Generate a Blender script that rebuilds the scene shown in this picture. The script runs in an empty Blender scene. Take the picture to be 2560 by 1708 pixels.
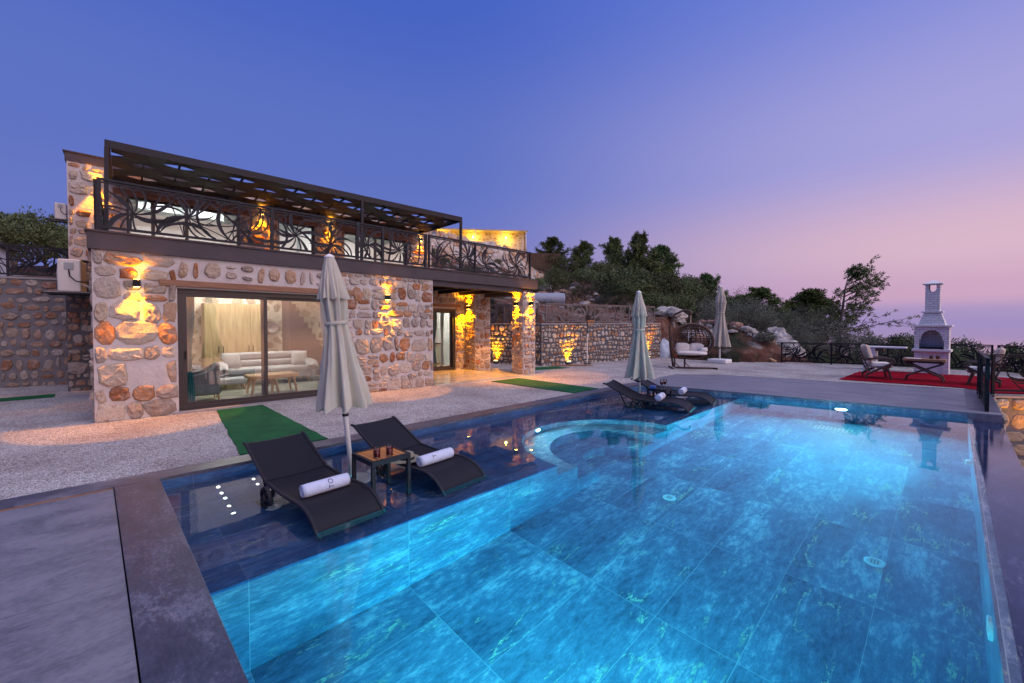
import bpy, bmesh, math, random
from mathutils import Vector, Matrix, Euler, noise as mnoise
R = math.radians
sc = bpy.context.scene
COL = sc.collection
random.seed(7)

# ------------------------------------------------------------------ camera
cam_d = bpy.data.cameras.new("camera")
cam = bpy.data.objects.new("camera", cam_d)
COL.objects.link(cam)
cam.location = (0, 0, 1.65)
cam.rotation_euler = (R(90 - 1.3), 0, R(45.7 - 90))
cam_d.sensor_width = 36.0
cam_d.lens = 36.0 * 1078 / 2560
cam_d.shift_y = -22.5 / 2560
cam_d.clip_start = 0.05
cam_d.clip_end = 60000
sc.camera = cam

# ------------------------------------------------------------------ world: dusk sky, glow to the south west
sc.view_settings.view_transform = 'Standard'
sc.view_settings.look = 'None'
sc.view_settings.exposure = 0.15
sc.view_settings.gamma = 1.0
world = bpy.data.worlds.new("World")
sc.world = world
world.use_nodes = True
wn = world.node_tree; wn.nodes.clear()
def W(t): return wn.nodes.new(t)
tc = W('ShaderNodeTexCoord'); sep = W('ShaderNodeSeparateXYZ')
wn.links.new(tc.outputs['Generated'], sep.inputs[0])
def ramp_w(stops):
    r = W('ShaderNodeValToRGB'); r.color_ramp.interpolation = 'EASE'
    cr = r.color_ramp
    while len(cr.elements) < len(stops): cr.elements.new(0.5)
    for e, (p, c) in zip(cr.elements, stops):
        e.position = p; e.color = (*c, 1)
    wn.links.new(sep.outputs['Z'], r.inputs[0])
    return r
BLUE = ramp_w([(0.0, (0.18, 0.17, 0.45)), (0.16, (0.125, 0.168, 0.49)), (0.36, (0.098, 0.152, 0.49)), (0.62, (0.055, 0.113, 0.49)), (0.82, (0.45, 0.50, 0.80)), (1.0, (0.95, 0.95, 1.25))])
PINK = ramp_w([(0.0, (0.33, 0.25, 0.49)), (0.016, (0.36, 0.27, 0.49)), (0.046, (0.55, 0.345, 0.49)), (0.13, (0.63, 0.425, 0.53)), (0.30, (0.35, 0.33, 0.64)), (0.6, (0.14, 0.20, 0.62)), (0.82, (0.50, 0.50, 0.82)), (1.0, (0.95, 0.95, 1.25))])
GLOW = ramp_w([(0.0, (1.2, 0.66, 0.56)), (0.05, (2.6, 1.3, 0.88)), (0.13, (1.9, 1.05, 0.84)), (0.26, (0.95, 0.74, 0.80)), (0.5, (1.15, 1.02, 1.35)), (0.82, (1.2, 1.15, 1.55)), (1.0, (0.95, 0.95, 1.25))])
def az_fac(deg, a, b):
    d = W('ShaderNodeVectorMath'); d.operation = 'MULTIPLY'
    d.inputs[1].default_value = (1, 1, 0)
    wn.links.new(tc.outputs['Generated'], d.inputs[0])
    n = W('ShaderNodeVectorMath'); n.operation = 'NORMALIZE'
    wn.links.new(d.outputs[0], n.inputs[0])
    p = W('ShaderNodeVectorMath'); p.operation = 'DOT_PRODUCT'
    p.inputs[1].default_value = (math.cos(R(deg)), math.sin(R(deg)), 0)
    wn.links.new(n.outputs[0], p.inputs[0])
    m = W('ShaderNodeMapRange'); m.interpolation_type = 'SMOOTHSTEP'
    m.inputs['From Min'].default_value = a; m.inputs['From Max'].default_value = b
    wn.links.new(p.outputs['Value'], m.inputs['Value'])
    return m
def mix_w(f, a, b):
    m = W('ShaderNodeMix'); m.data_type = 'RGBA'
    wn.links.new(f, m.inputs['Factor']); wn.links.new(a, m.inputs[6]); wn.links.new(b, m.inputs[7])
    return m.outputs[2]
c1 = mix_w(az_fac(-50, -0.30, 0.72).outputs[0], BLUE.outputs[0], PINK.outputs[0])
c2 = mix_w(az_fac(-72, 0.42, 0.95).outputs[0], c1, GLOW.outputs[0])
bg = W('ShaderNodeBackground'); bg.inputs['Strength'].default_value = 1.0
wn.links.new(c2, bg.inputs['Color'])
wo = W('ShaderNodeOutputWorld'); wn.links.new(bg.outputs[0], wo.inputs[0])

# the afterglow of the sun, just set behind and to the right of the camera: very soft
sun_d = bpy.data.lights.new("sun", 'SUN'); sun_d.energy = 0.8; sun_d.angle = R(40)
sun_d.color = (1.0, 0.80, 0.82)
sun = bpy.data.objects.new("sun", sun_d); COL.objects.link(sun)
sd = Vector((math.cos(R(-80)) * math.cos(R(34)), math.sin(R(-80)) * math.cos(R(34)), math.sin(R(34))))
sun.rotation_euler = sd.to_track_quat('Z', 'Y').to_euler()

sc.cycles.use_denoising = True
sc.cycles.max_bounces = 12
sc.cycles.transmission_bounces = 8
sc.cycles.transparent_max_bounces = 16
sc.cycles.sample_clamp_indirect = 4.0
sc.cycles.caustics_refractive = True
sc.cycles.caustics_reflective = False

# ------------------------------------------------------------------ mesh helpers
class MB:
    def __init__(s): s.v = []; s.f = []
    def add(s, vs, fs):
        o = len(s.v); s.v += [tuple(p) for p in vs]; s.f += [tuple(i + o for i in f) for f in fs]; return s
    def box(s, x0, x1, y0, y1, z0, z1):
        return s.add([(x0,y0,z0),(x1,y0,z0),(x1,y1,z0),(x0,y1,z0),(x0,y0,z1),(x1,y0,z1),(x1,y1,z1),(x0,y1,z1)],
                     [(0,3,2,1),(4,5,6,7),(0,1,5,4),(1,2,6,5),(2,3,7,6),(3,0,4,7)])
    def bar(s, a, b, w, h, up=(0,0,1)):
        a = Vector(a); b = Vector(b); d = (b - a).normalized(); u = Vector(up)
        if abs(d.dot(u)) > .98: u = Vector((1,0,0))
        x = d.cross(u).normalized(); y = x.cross(d).normalized()
        vs = [p + x * (i * w / 2) + y * (j * h / 2) for p in (a, b) for i, j in ((-1,-1),(1,-1),(1,1),(-1,1))]
        return s.add(vs, [(0,1,2,3),(7,6,5,4),(0,4,5,1),(1,5,6,2),(2,6,7,3),(3,7,4,0)])
    def tube(s, pts, r, seg=8, cap=True):
        pts = [Vector(p) for p in pts]; n = len(pts)
        rr = r if isinstance(r, (list, tuple)) else [r] * n
        vs = []; fs = []; prev = None
        for i, p in enumerate(pts):
            d = (pts[min(i+1, n-1)] - pts[max(i-1, 0)]).normalized()
            if prev is None:
                u = Vector((0,0,1)) if abs(d.z) < .9 else Vector((1,0,0))
                x = d.cross(u).normalized()
            else:
                x = (prev - d * prev.dot(d)).normalized()
            prev = x; y = d.cross(x)
            for k in range(seg):
                a = 2 * math.pi * k / seg
                vs.append(p + (x * math.cos(a) + y * math.sin(a)) * rr[i])
        for i in range(n - 1):
            for k in range(seg):
                k2 = (k + 1) % seg
                fs.append((i*seg+k, i*seg+k2, (i+1)*seg+k2, (i+1)*seg+k))
        if cap:
            fs.append(tuple(range(seg))[::-1]); fs.append(tuple((n-1)*seg + k for k in range(seg)))
        return s.add(vs, fs)
    def lathe(s, prof, seg=24, c=(0,0,0), caps=True):
        vs = []; fs = []
        for r, z in prof:
            for k in range(seg):
                a = 2 * math.pi * k / seg
                vs.append((c[0] + r * math.cos(a), c[1] + r * math.sin(a), c[2] + z))
        for i in range(len(prof) - 1):
            for k in range(seg):
                k2 = (k + 1) % seg
                fs.append((i*seg+k, i*seg+k2, (i+1)*seg+k2, (i+1)*seg+k))
        if caps: fs.append(tuple(range(seg))[::-1]); fs.append(tuple((len(prof)-1)*seg + k for k in range(seg)))
        return s.add(vs, fs)
    def prism(s, poly, a, b, axis='z'):
        n = len(poly)
        def P(p, t): return {'z': (p[0], p[1], t), 'y': (p[0], t, p[1]), 'x': (t, p[0], p[1])}[axis]
        vs = [P(p, a) for p in poly] + [P(p, b) for p in poly]
        fs = [tuple(range(n))[::-1], tuple(range(n, 2*n))] + [(i, (i+1) % n, n + (i+1) % n, n + i) for i in range(n)]
        return s.add(vs, fs)
    def grid(s, fn, nu, nv, closed_u=False):
        vs = [fn(i / nu, j / nv) for j in range(nv + 1) for i in range(nu + (0 if closed_u else 1))]
        m = nu + (0 if closed_u else 1); fs = []
        for j in range(nv):
            for i in range(nu):
                i2 = (i + 1) % m
                fs.append((j*m+i, j*m+i2, (j+1)*m+i2, (j+1)*m+i))
        return s.add(vs, fs)
    def ribbon(s, pts, ws, nrm, th):
        # flat cut-out band lying in a plane with normal nrm
        pts = [Vector(p) for p in pts]; nv = Vector(nrm).normalized(); n = len(pts)
        vs = []
        for i, p in enumerate(pts):
            d = (pts[min(i+1, n-1)] - pts[max(i-1, 0)]).normalized(); x = d.cross(nv).normalized()
            for sg, t in ((-1, -1), (1, -1), (1, 1), (-1, 1)):
                vs.append(p + x * (sg * ws[i] / 2) + nv * (t * th / 2))
        fs = [(0,1,2,3), (4*n-1, 4*n-2, 4*n-3, 4*n-4)]
        for i in range(n - 1):
            a = 4*i; b = 4*(i+1)
            for k in range(4):
                k2 = (k + 1) % 4
                fs.append((a+k, b+k, b+k2, a+k2))
        return s.add(vs, fs)

def obj(name, mb, mat, parent=None, xf=None, smooth=False, bevel=0, fixn=True, seg=2, second=None):
    me = bpy.data.meshes.new(name)
    nf1 = len(mb.f)
    if second:
        m2 = MB(); m2.add(mb.v, mb.f); m2.add(second[0].v, second[0].f); mb = m2; fixn = False
    vs = mb.v
    if xf:
        vs = [xf(Vector(p)) for p in vs]
        if parent is not None:
            inv = parent_matrix(parent).inverted()
            vs = [inv @ p for p in vs]
    me.from_pydata([tuple(p) for p in vs], [], mb.f)
    if fixn:
        bm = bmesh.new(); bm.from_mesh(me)
        big = [f for f in bm.faces if len(f.verts) > 4]
        bmesh.ops.recalc_face_normals(bm, faces=bm.faces)
        if big: bmesh.ops.triangulate(bm, faces=big)
        bm.to_mesh(me); bm.free()
    me.materials.append(mat)
    if second:
        me.materials.append(second[1])
        for p in me.polygons[nf1:]: p.material_index = 1
    if smooth:
        for p in me.polygons: p.use_smooth = True
    o = bpy.data.objects.new(name, me); COL.objects.link(o)
    if parent is not None: o.parent = parent
    if bevel:
        m = o.modifiers.new('bevel', 'BEVEL'); m.width = bevel; m.segments = seg; m.limit_method = 'ANGLE'; m.angle_limit = R(40)
    return o
def parent_matrix(o):
    m = Matrix.LocRotScale(o.location, o.rotation_euler, o.scale)
    return parent_matrix(o.parent) @ m if o.parent else m
def tag(o, label, cat, group=None):
    o['label'] = label; o['category'] = cat
    if group: o['group'] = group
    return o
def thing(name, label, cat, loc=(0,0,0), rz=0, group=None, rx=0, ry=0):
    o = bpy.data.objects.new(name, None); COL.objects.link(o)
    o.location = loc; o.rotation_euler = (rx, ry, rz); o.empty_display_size = 0.1
    return tag(o, label, cat, group)
def struct(name, mb, mat, xf=None, smooth=False, fixn=True, kind='structure'):
    o = obj(name, mb, mat, None, xf, smooth, fixn=fixn); o['kind'] = kind; return o
def dup(root, loc=None, rz=None, label=None, group=None, scale=None):
    def cp(o, par):
        c = o.copy(); COL.objects.link(c); c.parent = par
        for ch in list(o.children): cp(ch, c)
        return c
    r = cp(root, None)
    if loc is not None: r.location = loc
    if rz is not None: r.rotation_euler = (root.rotation_euler[0], root.rotation_euler[1], rz)
    if label: r['label'] = label
    if group: r['group'] = group
    if scale: r.scale = scale if isinstance(scale, (tuple, list)) else (scale,) * 3
    return r

def stone_face(mb, f, W_, H_, seed, rows=(.15,.30), wid=(.16,.46), gap=(.025,.055), prot=(.02,.052), pw=(4.0, 9.0), skip=.01, jit=.11):
    # irregular rubble stones standing proud of a wall face; f(x, z, d) places a point d metres in front of it
    rnd = random.Random(seed); z = rnd.uniform(.0, .03)
    while z < H_ - .07:
        h = min(rnd.uniform(*rows) * rnd.choice((.75, 1, 1, 1.3)), H_ - z)
        if H_ - z - h < .09: h = H_ - z
        wv = rnd.uniform(0, 6.28); wa = .03 if rows[1] < .33 else 0
        x = -rnd.uniform(0, wid[0])
        while x < W_:
            w = rnd.uniform(*wid) * rnd.choice((.62, .85, 1, 1, 1.25)) * (.6 + .4 * min(1.2, h / rows[1])); a, b = max(0, x), min(W_, x + w); x += w
            if b - a < .07 or rnd.random() < skip: continue
            q_ = rnd.uniform(.32, .68); subs = [(z, z + h)] if (h < rows[1] * .72 or rnd.random() < .80) else [(z, z + h * q_), (z + h * q_, z + h)]
            for s0, s1 in subs:
                g = rnd.uniform(*gap); cx = (a + b) / 2; cz = (s0 + s1) / 2 + rnd.uniform(-.022, .022) + wa * math.sin(cx * 3.3 + wv)
                rx = max(.03, (b - a - g) / 2 * rnd.uniform(.98, 1.12)); rz = max(.03, (s1 - s0 - g) / 2 * rnd.uniform(.97, 1.13))
                p = rnd.uniform(*pw); n = rnd.choice((7, 8, 9, 10, 11)); tl = rnd.uniform(-.30, .30); pr = rnd.uniform(*prot); a0 = rnd.random()
                ol = []
                for k in range(n):
                    t = 2 * math.pi * (k + a0) / n; c, s = math.cos(t), math.sin(t)
                    r = (abs(c) ** p + abs(s) ** p) ** (-1 / p) * (1 + rnd.uniform(-jit, jit))
                    ox, oz = rx * r * c, rz * r * s
                    ol.append((ox - oz * tl * .6, oz + ox * tl * .35))
                vs = []; fs = []
                for rr, dd in ((1, -.006), (.95, .45), (.80, .9), (.45, 1.05)):
                    for ox, oz in ol:
                        px = min(W_ - .004, max(.004, cx + ox * rr)); pz = min(H_ - .004, max(.001, cz + oz * rr))
                        d = dd if dd < 0 else pr * dd * (1 + rnd.uniform(-.34, .34))
                        vs.append(f(px, pz, d))
                vs.append(f(min(W_, max(0, cx)), cz, pr * rnd.uniform(.8, 1.2)))
                for r_ in range(3):
                    for k in range(n):
                        k2 = (k + 1) % n; fs.append((r_*n+k, r_*n+k2, (r_+1)*n+k2, (r_+1)*n+k))
                for k in range(n): fs.append((3*n+k, 3*n+(k+1)%n, 4*n))
                mb.add(vs, fs)
        z += h
    return mb

# house frame: u along the front, n into the house; the storeys drop very slightly to the right
PH = R(-2.5); HO = Vector((0.02, 9.85, 0))
HE = Vector((math.cos(PH), math.sin(PH), 0)); HN = Vector((-math.sin(PH), math.cos(PH), 0))
def H(p):
    return HO + HE * p[0] + HN * p[1] + Vector((0, 0, p[2] * (1 - 0.0048 * p[0])))
def Hp(u, n, z): return H((u, n, z))

# ------------------------------------------------------------------ materials
class NT:
    def __init__(s, name):
        s.m = bpy.data.materials.new(name); s.m.use_nodes = True
        s.t = s.m.node_tree; s.t.nodes.clear()
        s.out = s.n('ShaderNodeOutputMaterial'); s.b = s.n('ShaderNodeBsdfPrincipled')
        s.l(s.b.outputs[0], s.out.inputs[0])
    def n(s, t, **k):
        x = s.t.nodes.new(t)
        for a, v in k.items(): setattr(x, a, v)
        return x
    def l(s, a, b): s.t.links.new(a, b)
    def co(s, scale=(1,1,1), loc=(0,0,0), rot=(0,0,0), src='Object'):
        c = s.n('ShaderNodeTexCoord'); m = s.n('ShaderNodeMapping')
        m.inputs['Scale'].default_value = scale; m.inputs['Location'].default_value = loc; m.inputs['Rotation'].default_value = rot
        s.l(c.outputs[src], m.inputs[0]); return m.outputs[0]
    def noise(s, co, scale, detail=4, rough=.55, dist=0, out='Fac'):
        x = s.n('ShaderNodeTexNoise'); x.inputs['Scale'].default_value = scale; x.inputs['Detail'].default_value = detail
        x.inputs['Roughness'].default_value = rough; x.inputs['Distortion'].default_value = dist
        if co is not None: s.l(co, x.inputs['Vector'])
        return x.outputs[out]
    def vor(s, co, scale, feature='F1', rnd=1.0):
        x = s.n('ShaderNodeTexVoronoi'); x.feature = feature; x.inputs['Scale'].default_value = scale
        x.inputs['Randomness'].default_value = rnd
        s.l(co, x.inputs['Vector']); return x
    def ramp(s, f, stops, interp='LINEAR'):
        r = s.n('ShaderNodeValToRGB'); cr = r.color_ramp; cr.interpolation = interp
        while len(cr.elements) < len(stops): cr.elements.new(.5)
        for e, (p, c) in zip(cr.elements, stops):
            e.position = p; e.color = (*c, 1) if len(c) == 3 else c
        s.l(f, r.inputs[0]); return r.outputs[0]
    def math(s, op, a, b=None, clamp=False):
        x = s.n('ShaderNodeMath'); x.operation = op; x.use_clamp = clamp
        for i, v in enumerate((a, b)):
            if v is None: continue
            if isinstance(v, (int, float)): x.inputs[i].default_value = v
            else: s.l(v, x.inputs[i])
        return x.outputs[0]
    def vmath(s, op, a, b):
        x = s.n('ShaderNodeVectorMath'); x.operation = op
        for i, v in enumerate((a, b)):
            if isinstance(v, (tuple, list)): x.inputs[i].default_value = v
            else: s.l(v, x.inputs[i])
        return x.outputs[0]
    def mix(s, f, a, b, mode='MIX'):
        x = s.n('ShaderNodeMix'); x.data_type = 'RGBA'; x.blend_type = mode
        for i, v in ((0, f), (6, a), (7, b)):
            if isinstance(v, (int, float)): x.inputs[i].default_value = v
            elif isinstance(v, tuple): x.inputs[i].default_value = (*v, 1)
            else: s.l(v, x.inputs[i])
        return x.outputs[2]
    def smooth(s, v, a, b):
        x = s.n('ShaderNodeMapRange'); x.interpolation_type = 'SMOOTHSTEP'
        x.inputs['From Min'].default_value = a; x.inputs['From Max'].default_value = b
        s.l(v, x.inputs['Value']); return x.outputs[0]
    def bump(s, h, strength=.5, dist=.02):
        x = s.n('ShaderNodeBump'); x.inputs['Strength'].default_value = strength; x.inputs['Distance'].default_value = dist
        s.l(h, x.inputs['Height']); s.l(x.outputs[0], s.b.inputs['Normal'])
    def set(s, col=None, rough=.6, metal=0, spec=.5):
        if col is not None:
            if isinstance(col, tuple): s.b.inputs['Base Color'].default_value = (*col, 1)
            else: s.l(col, s.b.inputs['Base Color'])
        if isinstance(rough, (int, float)): s.b.inputs['Roughness'].default_value = rough
        else: s.l(rough, s.b.inputs['Roughness'])
        s.b.inputs['Metallic'].default_value = metal
        s.b.inputs['Specular IOR Level'].default_value = spec
        return s.m

def m_noisy(name, c1, c2, scale=8, rough=.6, bump=.15, metal=0, dist=.01, stretch=(1,1,1), spec=.5, detail=5):
    t = NT(name); co = t.co(stretch)
    f = t.noise(co, scale, detail)
    col = t.ramp(f, [(.3, c1), (.7, c2)])
    if bump: t.bump(t.noise(co, scale * 4, 3), bump, dist)
    return t.set(col, rough, metal, spec)

def m_stone(name, mortar, pal, scale=(2.7, 2.7, 3.5), w=(.05, .11), warp=.10, bump=.9, bd=.05, mort_rough=.9):
    t = NT(name); base = t.co((1,1,1))
    nz = t.noise(base, 3.2, 3, .6, 0, 'Color')
    off = t.vmath('SCALE', t.vmath('SUBTRACT', nz, (.5,.5,.5)), (0,0,0)); 
    sc_ = off.node; sc_.inputs['Scale'].default_value = warp * 2
    co = t.vmath('MULTIPLY', t.vmath('ADD', base, off), scale)
    ve = t.vor(co, 1.0, 'DISTANCE_TO_EDGE', .88); vf = t.vor(co, 1.0, 'F1', .88)
    fine = t.noise(base, 22, 6, .65)
    edge = t.math('ADD', ve.outputs['Distance'], t.math('MULTIPLY', t.math('SUBTRACT', fine, .5), .09))
    sepc = t.n('ShaderNodeSeparateColor'); t.l(vf.outputs['Color'], sepc.inputs[0])
    # stones differ in size: the joint width varies from stone to stone
    edge2 = t.math('SUBTRACT', t.math('SUBTRACT', edge, t.math('MULTIPLY', sepc.outputs[1], .07)), t.math('MULTIPLY', t.math('MAXIMUM', t.math('SUBTRACT', vf.outputs['Distance'], .30), 0.0), .34))
    mask = t.smooth(edge2, w[0], w[1])
    n = len(pal)
    stone = t.ramp(sepc.outputs[0], [(i / n, c) for i, c in enumerate(pal)], 'CONSTANT')
    var = t.noise(base, 9, 6, .7)
    stone = t.mix(t.smooth(var, .40, .75), stone, t.mix(.32, stone, (.58, .50, .42)))
    stone = t.mix(t.math('MULTIPLY', t.smooth(t.noise(base, 26, 5, .7), .50, .36), .8), stone, (.08, .055, .042))
    mo = t.mix(t.smooth(t.noise(base, 2.2, 4), .3, .75), mortar, tuple(c * .78 for c in mortar))
    col = t.mix(mask, mo, stone)
    h = t.math('ADD', t.math('MULTIPLY', t.smooth(edge2, w[0] * .5, w[1] * 2.2), .65),
               t.math('ADD', t.math('MULTIPLY', t.noise(base, 14, 6, .7), .5), t.math('MULTIPLY', t.noise(base, 5, 3), .35)))
    t.bump(h, bump, bd)
    return t.set(col, mort_rough, 0, .25)

PAL_HOUSE = [(.30,.25,.21), (.42,.36,.31), (.24,.20,.18), (.36,.30,.26), (.32,.17,.10), (.45,.38,.30), (.20,.075,.035), (.38,.33,.29), (.28,.25,.23), (.40,.28,.20), (.36,.32,.28), (.16,.06,.03)]
PAL_RET = [(.36,.30,.26), (.45,.36,.28), (.30,.16,.09), (.42,.38,.34), (.38,.24,.16), (.48,.44,.38), (.34,.20,.12), (.40,.34,.29)]
M = {}
M['stone'] = m_stone('rubble_stone_white_mortar', (.64, .58, .55), PAL_HOUSE, (3.4, 3.4, 4.7), (.0, .045), .10, 1.0, .075)
M['stone_small'] = m_stone('rubble_stone_pillar', (.58, .53, .49), PAL_HOUSE, (4.2, 4.2, 5.2), (.0, .045), .10, 1.0, .07)
M['stone_in'] = m_stone('interior_stone', (.62, .58, .50), [(.36,.31,.24), (.42,.36,.28), (.30,.25,.20), (.46,.40,.32)], (3.0, 3.0, 3.6), bump=.4)
M['stone_ret'] = m_stone('retaining_stone_grey_mortar', (.19, .18, .18), PAL_RET, (4.2, 4.2, 4.8), (.0, .05), .12, 1.0, .07)
M['stone_dark'] = m_stone('retaining_stone_dark', (.17, .16, .165), [(.26,.17,.12), (.30,.24,.20), (.22,.12,.08), (.32,.27,.24), (.26,.20,.17)], (2.9, 2.9, 4.0), (.0, .06), .14, 1.0, .07)
M['stone_big'] = m_stone('big_block_stone', (.12, .09, .07), [(.42,.32,.22), (.46,.36,.26), (.36,.26,.18), (.50,.42,.32)], (1.5, 1.5, 2.3), (.02, .08), .1)
M['slab'] = m_noisy('taupe_plaster', (.042,.031,.038), (.058,.043,.052), 3, .75, .12)
M['metal_dark'] = m_noisy('dark_powder_coated_metal', (.016,.014,.020), (.024,.021,.028), 20, .5, .03, spec=.2)
M['rail_metal'] = m_noisy('dark_railing_metal', (.013,.012,.019), (.020,.019,.027), 25, .5, .03, spec=.2)
M['rail_lit'] = m_noisy('lit_taupe_railing_metal', (.13,.105,.108), (.17,.14,.14), 25, .5, .03, spec=.3)  # railing metal made paler; light from the front is put into its colour
M['black'] = m_noisy('black_metal', (.008,.008,.011), (.014,.014,.018), 20, .5, .03, spec=.15)
M['frame'] = m_noisy('aluminium_frame_brown', (.022,.017,.02), (.03,.024,.027), 20, .4, .02)
M['pergola_slat'] = m_noisy('pergola_board', (.040,.024,.016), (.065,.038,.025), 4, .6, .1, stretch=(.3, 4, 4))
M['wood_lintel'] = m_noisy('weathered_lintel_wood', (.16,.075,.04), (.30,.15,.085), 3.5, .7, .5, stretch=(.5, 6, 6), dist=.02)
M['wood_teak'] = m_noisy('oiled_teak', (.34,.12,.03), (.50,.20,.055), 4, .35, .15, stretch=(8, .7, 4))
M['wood_walnut'] = m_noisy('dark_walnut', (.045,.026,.018), (.08,.045,.03), 5, .45, .15, stretch=(1, 6, 6))
M['wood_table'] = m_noisy('warm_table_wood', (.20,.09,.04), (.32,.16,.075), 4, .45, .15, stretch=(5, .7, 4))
M['wood_oak'] = m_noisy('oak_wardrobe', (.34,.24,.12), (.50,.38,.21), 3, .5, .1, stretch=(7, 7, .7))
M['wood_leg'] = m_noisy('beech_leg', (.42,.25,.12), (.5,.32,.17), 5, .45, .1)
M['white_paint'] = m_noisy('white_paint', (.70,.69,.68), (.78,.77,.76), 6, .6, .05)
M['ceiling'] = m_noisy('white_ceiling', (.78,.78,.77), (.82,.82,.81), 4, .8, .02)
M['ac_white'] = m_noisy('cream_enamel', (.60,.56,.52), (.66,.62,.57), 5, .4, .03)
M['grey_plastic'] = m_noisy('grey_plastic', (.30,.30,.31), (.36,.36,.37), 8, .5, .03)
M['canvas'] = m_noisy('offwhite_canvas', (.40,.365,.30), (.48,.44,.37), 5, .85, .25, stretch=(1,1,.4))
M['cushion'] = m_noisy('cream_cushion', (.62,.58,.54), (.72,.68,.64), 9, .9, .35, dist=.015)
M['cushion_beige'] = m_noisy('beige_cushion', (.50,.40,.33), (.60,.49,.41), 9, .9, .3, dist=.015)
M['sofa'] = m_noisy('light_grey_upholstery', (.30,.315,.34), (.36,.375,.40), 14, .9, .2)
M['armchair_grey'] = m_noisy('slate_grey_upholstery', (.13,.15,.18), (.17,.19,.23), 14, .9, .2)
M['rug_floor'] = m_noisy('pale_marble_floor', (.30,.31,.28), (.56,.54,.46), 1.6, .12, 0, stretch=(1,2.2,1))
M['sling'] = m_noisy('black_sling_mesh', (.008,.008,.013), (.013,.012,.019), 160, .6, .25, dist=.003, spec=.2)
M['towel'] = m_noisy('pale_blue_towel', (.44,.49,.66), (.54,.58,.72), 30, .95, .5, dist=.006)
M['navy'] = m_noisy('navy_print', (.012,.016,.06), (.016,.02,.075), 10, .9, 0)
M['red_print'] = m_noisy('red_print', (.45,.03,.03), (.5,.04,.035), 10, .9, 0)
M['hat'] = m_noisy('olive_canvas_hat', (.17,.155,.12), (.23,.21,.165), 20, .9, .3)
M['rattan'] = m_noisy('brown_rattan', (.055,.025,.018), (.10,.048,.032), 40, .6, .4)
M['bark'] = m_noisy('bark', (.06,.045,.035), (.14,.11,.09), 8, .9, .6, stretch=(3,3,.6), dist=.03)
M['straw'] = m_noisy('straw_thatch', (.06,.035,.024), (.14,.085,.055), 6, .95, .7, stretch=(6,6,.5), dist=.04)
M['carpet_red'] = m_noisy('red_carpet', (.14,.001,.008), (.29,.002,.016), 3.5, .95, .5, dist=.008, spec=.05)
M['mat_brown'] = m_noisy('brown_coir_mat', (.16,.06,.025), (.24,.10,.045), 60, .95, .4, dist=.008)
M['steel'] = m_noisy('brushed_steel', (.5,.5,.52), (.6,.6,.62), 20, .3, .02, metal=1)
M['tank'] = m_noisy('blue_grey_tank', (.22,.25,.32), (.27,.30,.38), 3, .4, .05)
M['tarp'] = m_noisy('pale_tarp', (.34,.42,.52), (.55,.60,.66), 4, .4, .6, dist=.05)
M['blue_plastic'] = m_noisy('blue_plastic', (.02,.06,.30), (.03,.08,.36), 9, .4, .03)
M['teal_curtain'] = m_noisy('teal_curtain', (.03,.24,.30), (.05,.32,.38), 4, .8, .1)
M['sheer'] = m_noisy('white_sheer_curtain', (.66,.68,.68), (.75,.76,.76), 4, .8, .1)
M['orange_net'] = m_noisy('orange_net', (.55,.22,.03), (.65,.28,.05), 9, .7, .05)
M['kitchen'] = m_noisy('kitchen_front', (.42,.46,.40), (.48,.52,.46), 4, .4, .02)
def m_stones(name, pal, bump=.6):
    t = NT(name); g = t.n('ShaderNodeNewGeometry'); co = t.co()
    n = len(pal); rv = g.outputs['Random Per Island']
    c = t.ramp(rv, [(i / n, p) for i, p in enumerate(pal)], 'CONSTANT')
    r2 = t.math('FRACT', t.math('MULTIPLY', rv, 37.7))
    c = t.mix(t.smooth(t.noise(co, 7, 6, .7), .42, .72), c, t.mix(.5, c, (.52, .46, .41)))
    c = t.mix(t.math('MULTIPLY', t.smooth(t.noise(co, 11, 5, .7), .56, .70), r2), c, (.30, .12, .05))
    c = t.mix(t.math('MULTIPLY', t.smooth(t.noise(co, 34, 5, .75), .48, .36), .5), c, (.075, .055, .045))
    t.bump(t.math('ADD', t.noise(co, 16, 6, .75), t.math('MULTIPLY', t.noise(co, 55, 4, .7), .4)), bump, .05)
    return t.set(c, .9, 0, .15)
PAL_H2 = [(.54,.45,.37), (.50,.42,.36), (.40,.18,.085), (.36,.28,.225), (.44,.36,.29), (.30,.235,.195), (.40,.32,.265), (.33,.17,.09), (.42,.33,.25), (.24,.09,.04), (.37,.30,.255), (.34,.275,.235), (.41,.27,.175), (.39,.325,.28), (.33,.28,.25), (.43,.37,.32)]
PAL_R2 = [(.46,.38,.31), (.56,.47,.38), (.48,.30,.18), (.52,.47,.42), (.50,.36,.25), (.58,.52,.46), (.42,.21,.10), (.50,.44,.38)]
PAL_D2 = [(.26,.19,.15), (.33,.26,.21), (.24,.12,.075), (.30,.25,.22), (.29,.18,.13), (.36,.31,.28)]
M['stones'] = m_stones('rough_tan_stones', PAL_H2)
M['stones_ret'] = m_stones('round_field_stones', PAL_R2)
M['stones_dark'] = m_stones('dark_field_stones', PAL_D2)
M['stones_big'] = m_stones('big_amber_blocks', [(.42,.32,.22), (.46,.36,.26), (.36,.26,.18), (.50,.42,.32)])
M['mortar'] = m_noisy('white_lime_mortar', (.43,.385,.375), (.53,.48,.465), 3.0, .95, .6, dist=.03, spec=.1)
M['mortar_grey'] = m_noisy('grey_mortar', (.085,.083,.092), (.135,.13,.14), 3.5, .95, .6, dist=.03, spec=.1)
M['mortar_dark'] = m_noisy('dark_mortar', (.12,.115,.125), (.19,.18,.19), 3.5, .95, .6, dist=.03, spec=.1)
M['rock'] = m_noisy('limestone', (.24,.21,.20), (.50,.47,.45), 2.6, .9, .8, dist=.08, detail=8)
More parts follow.
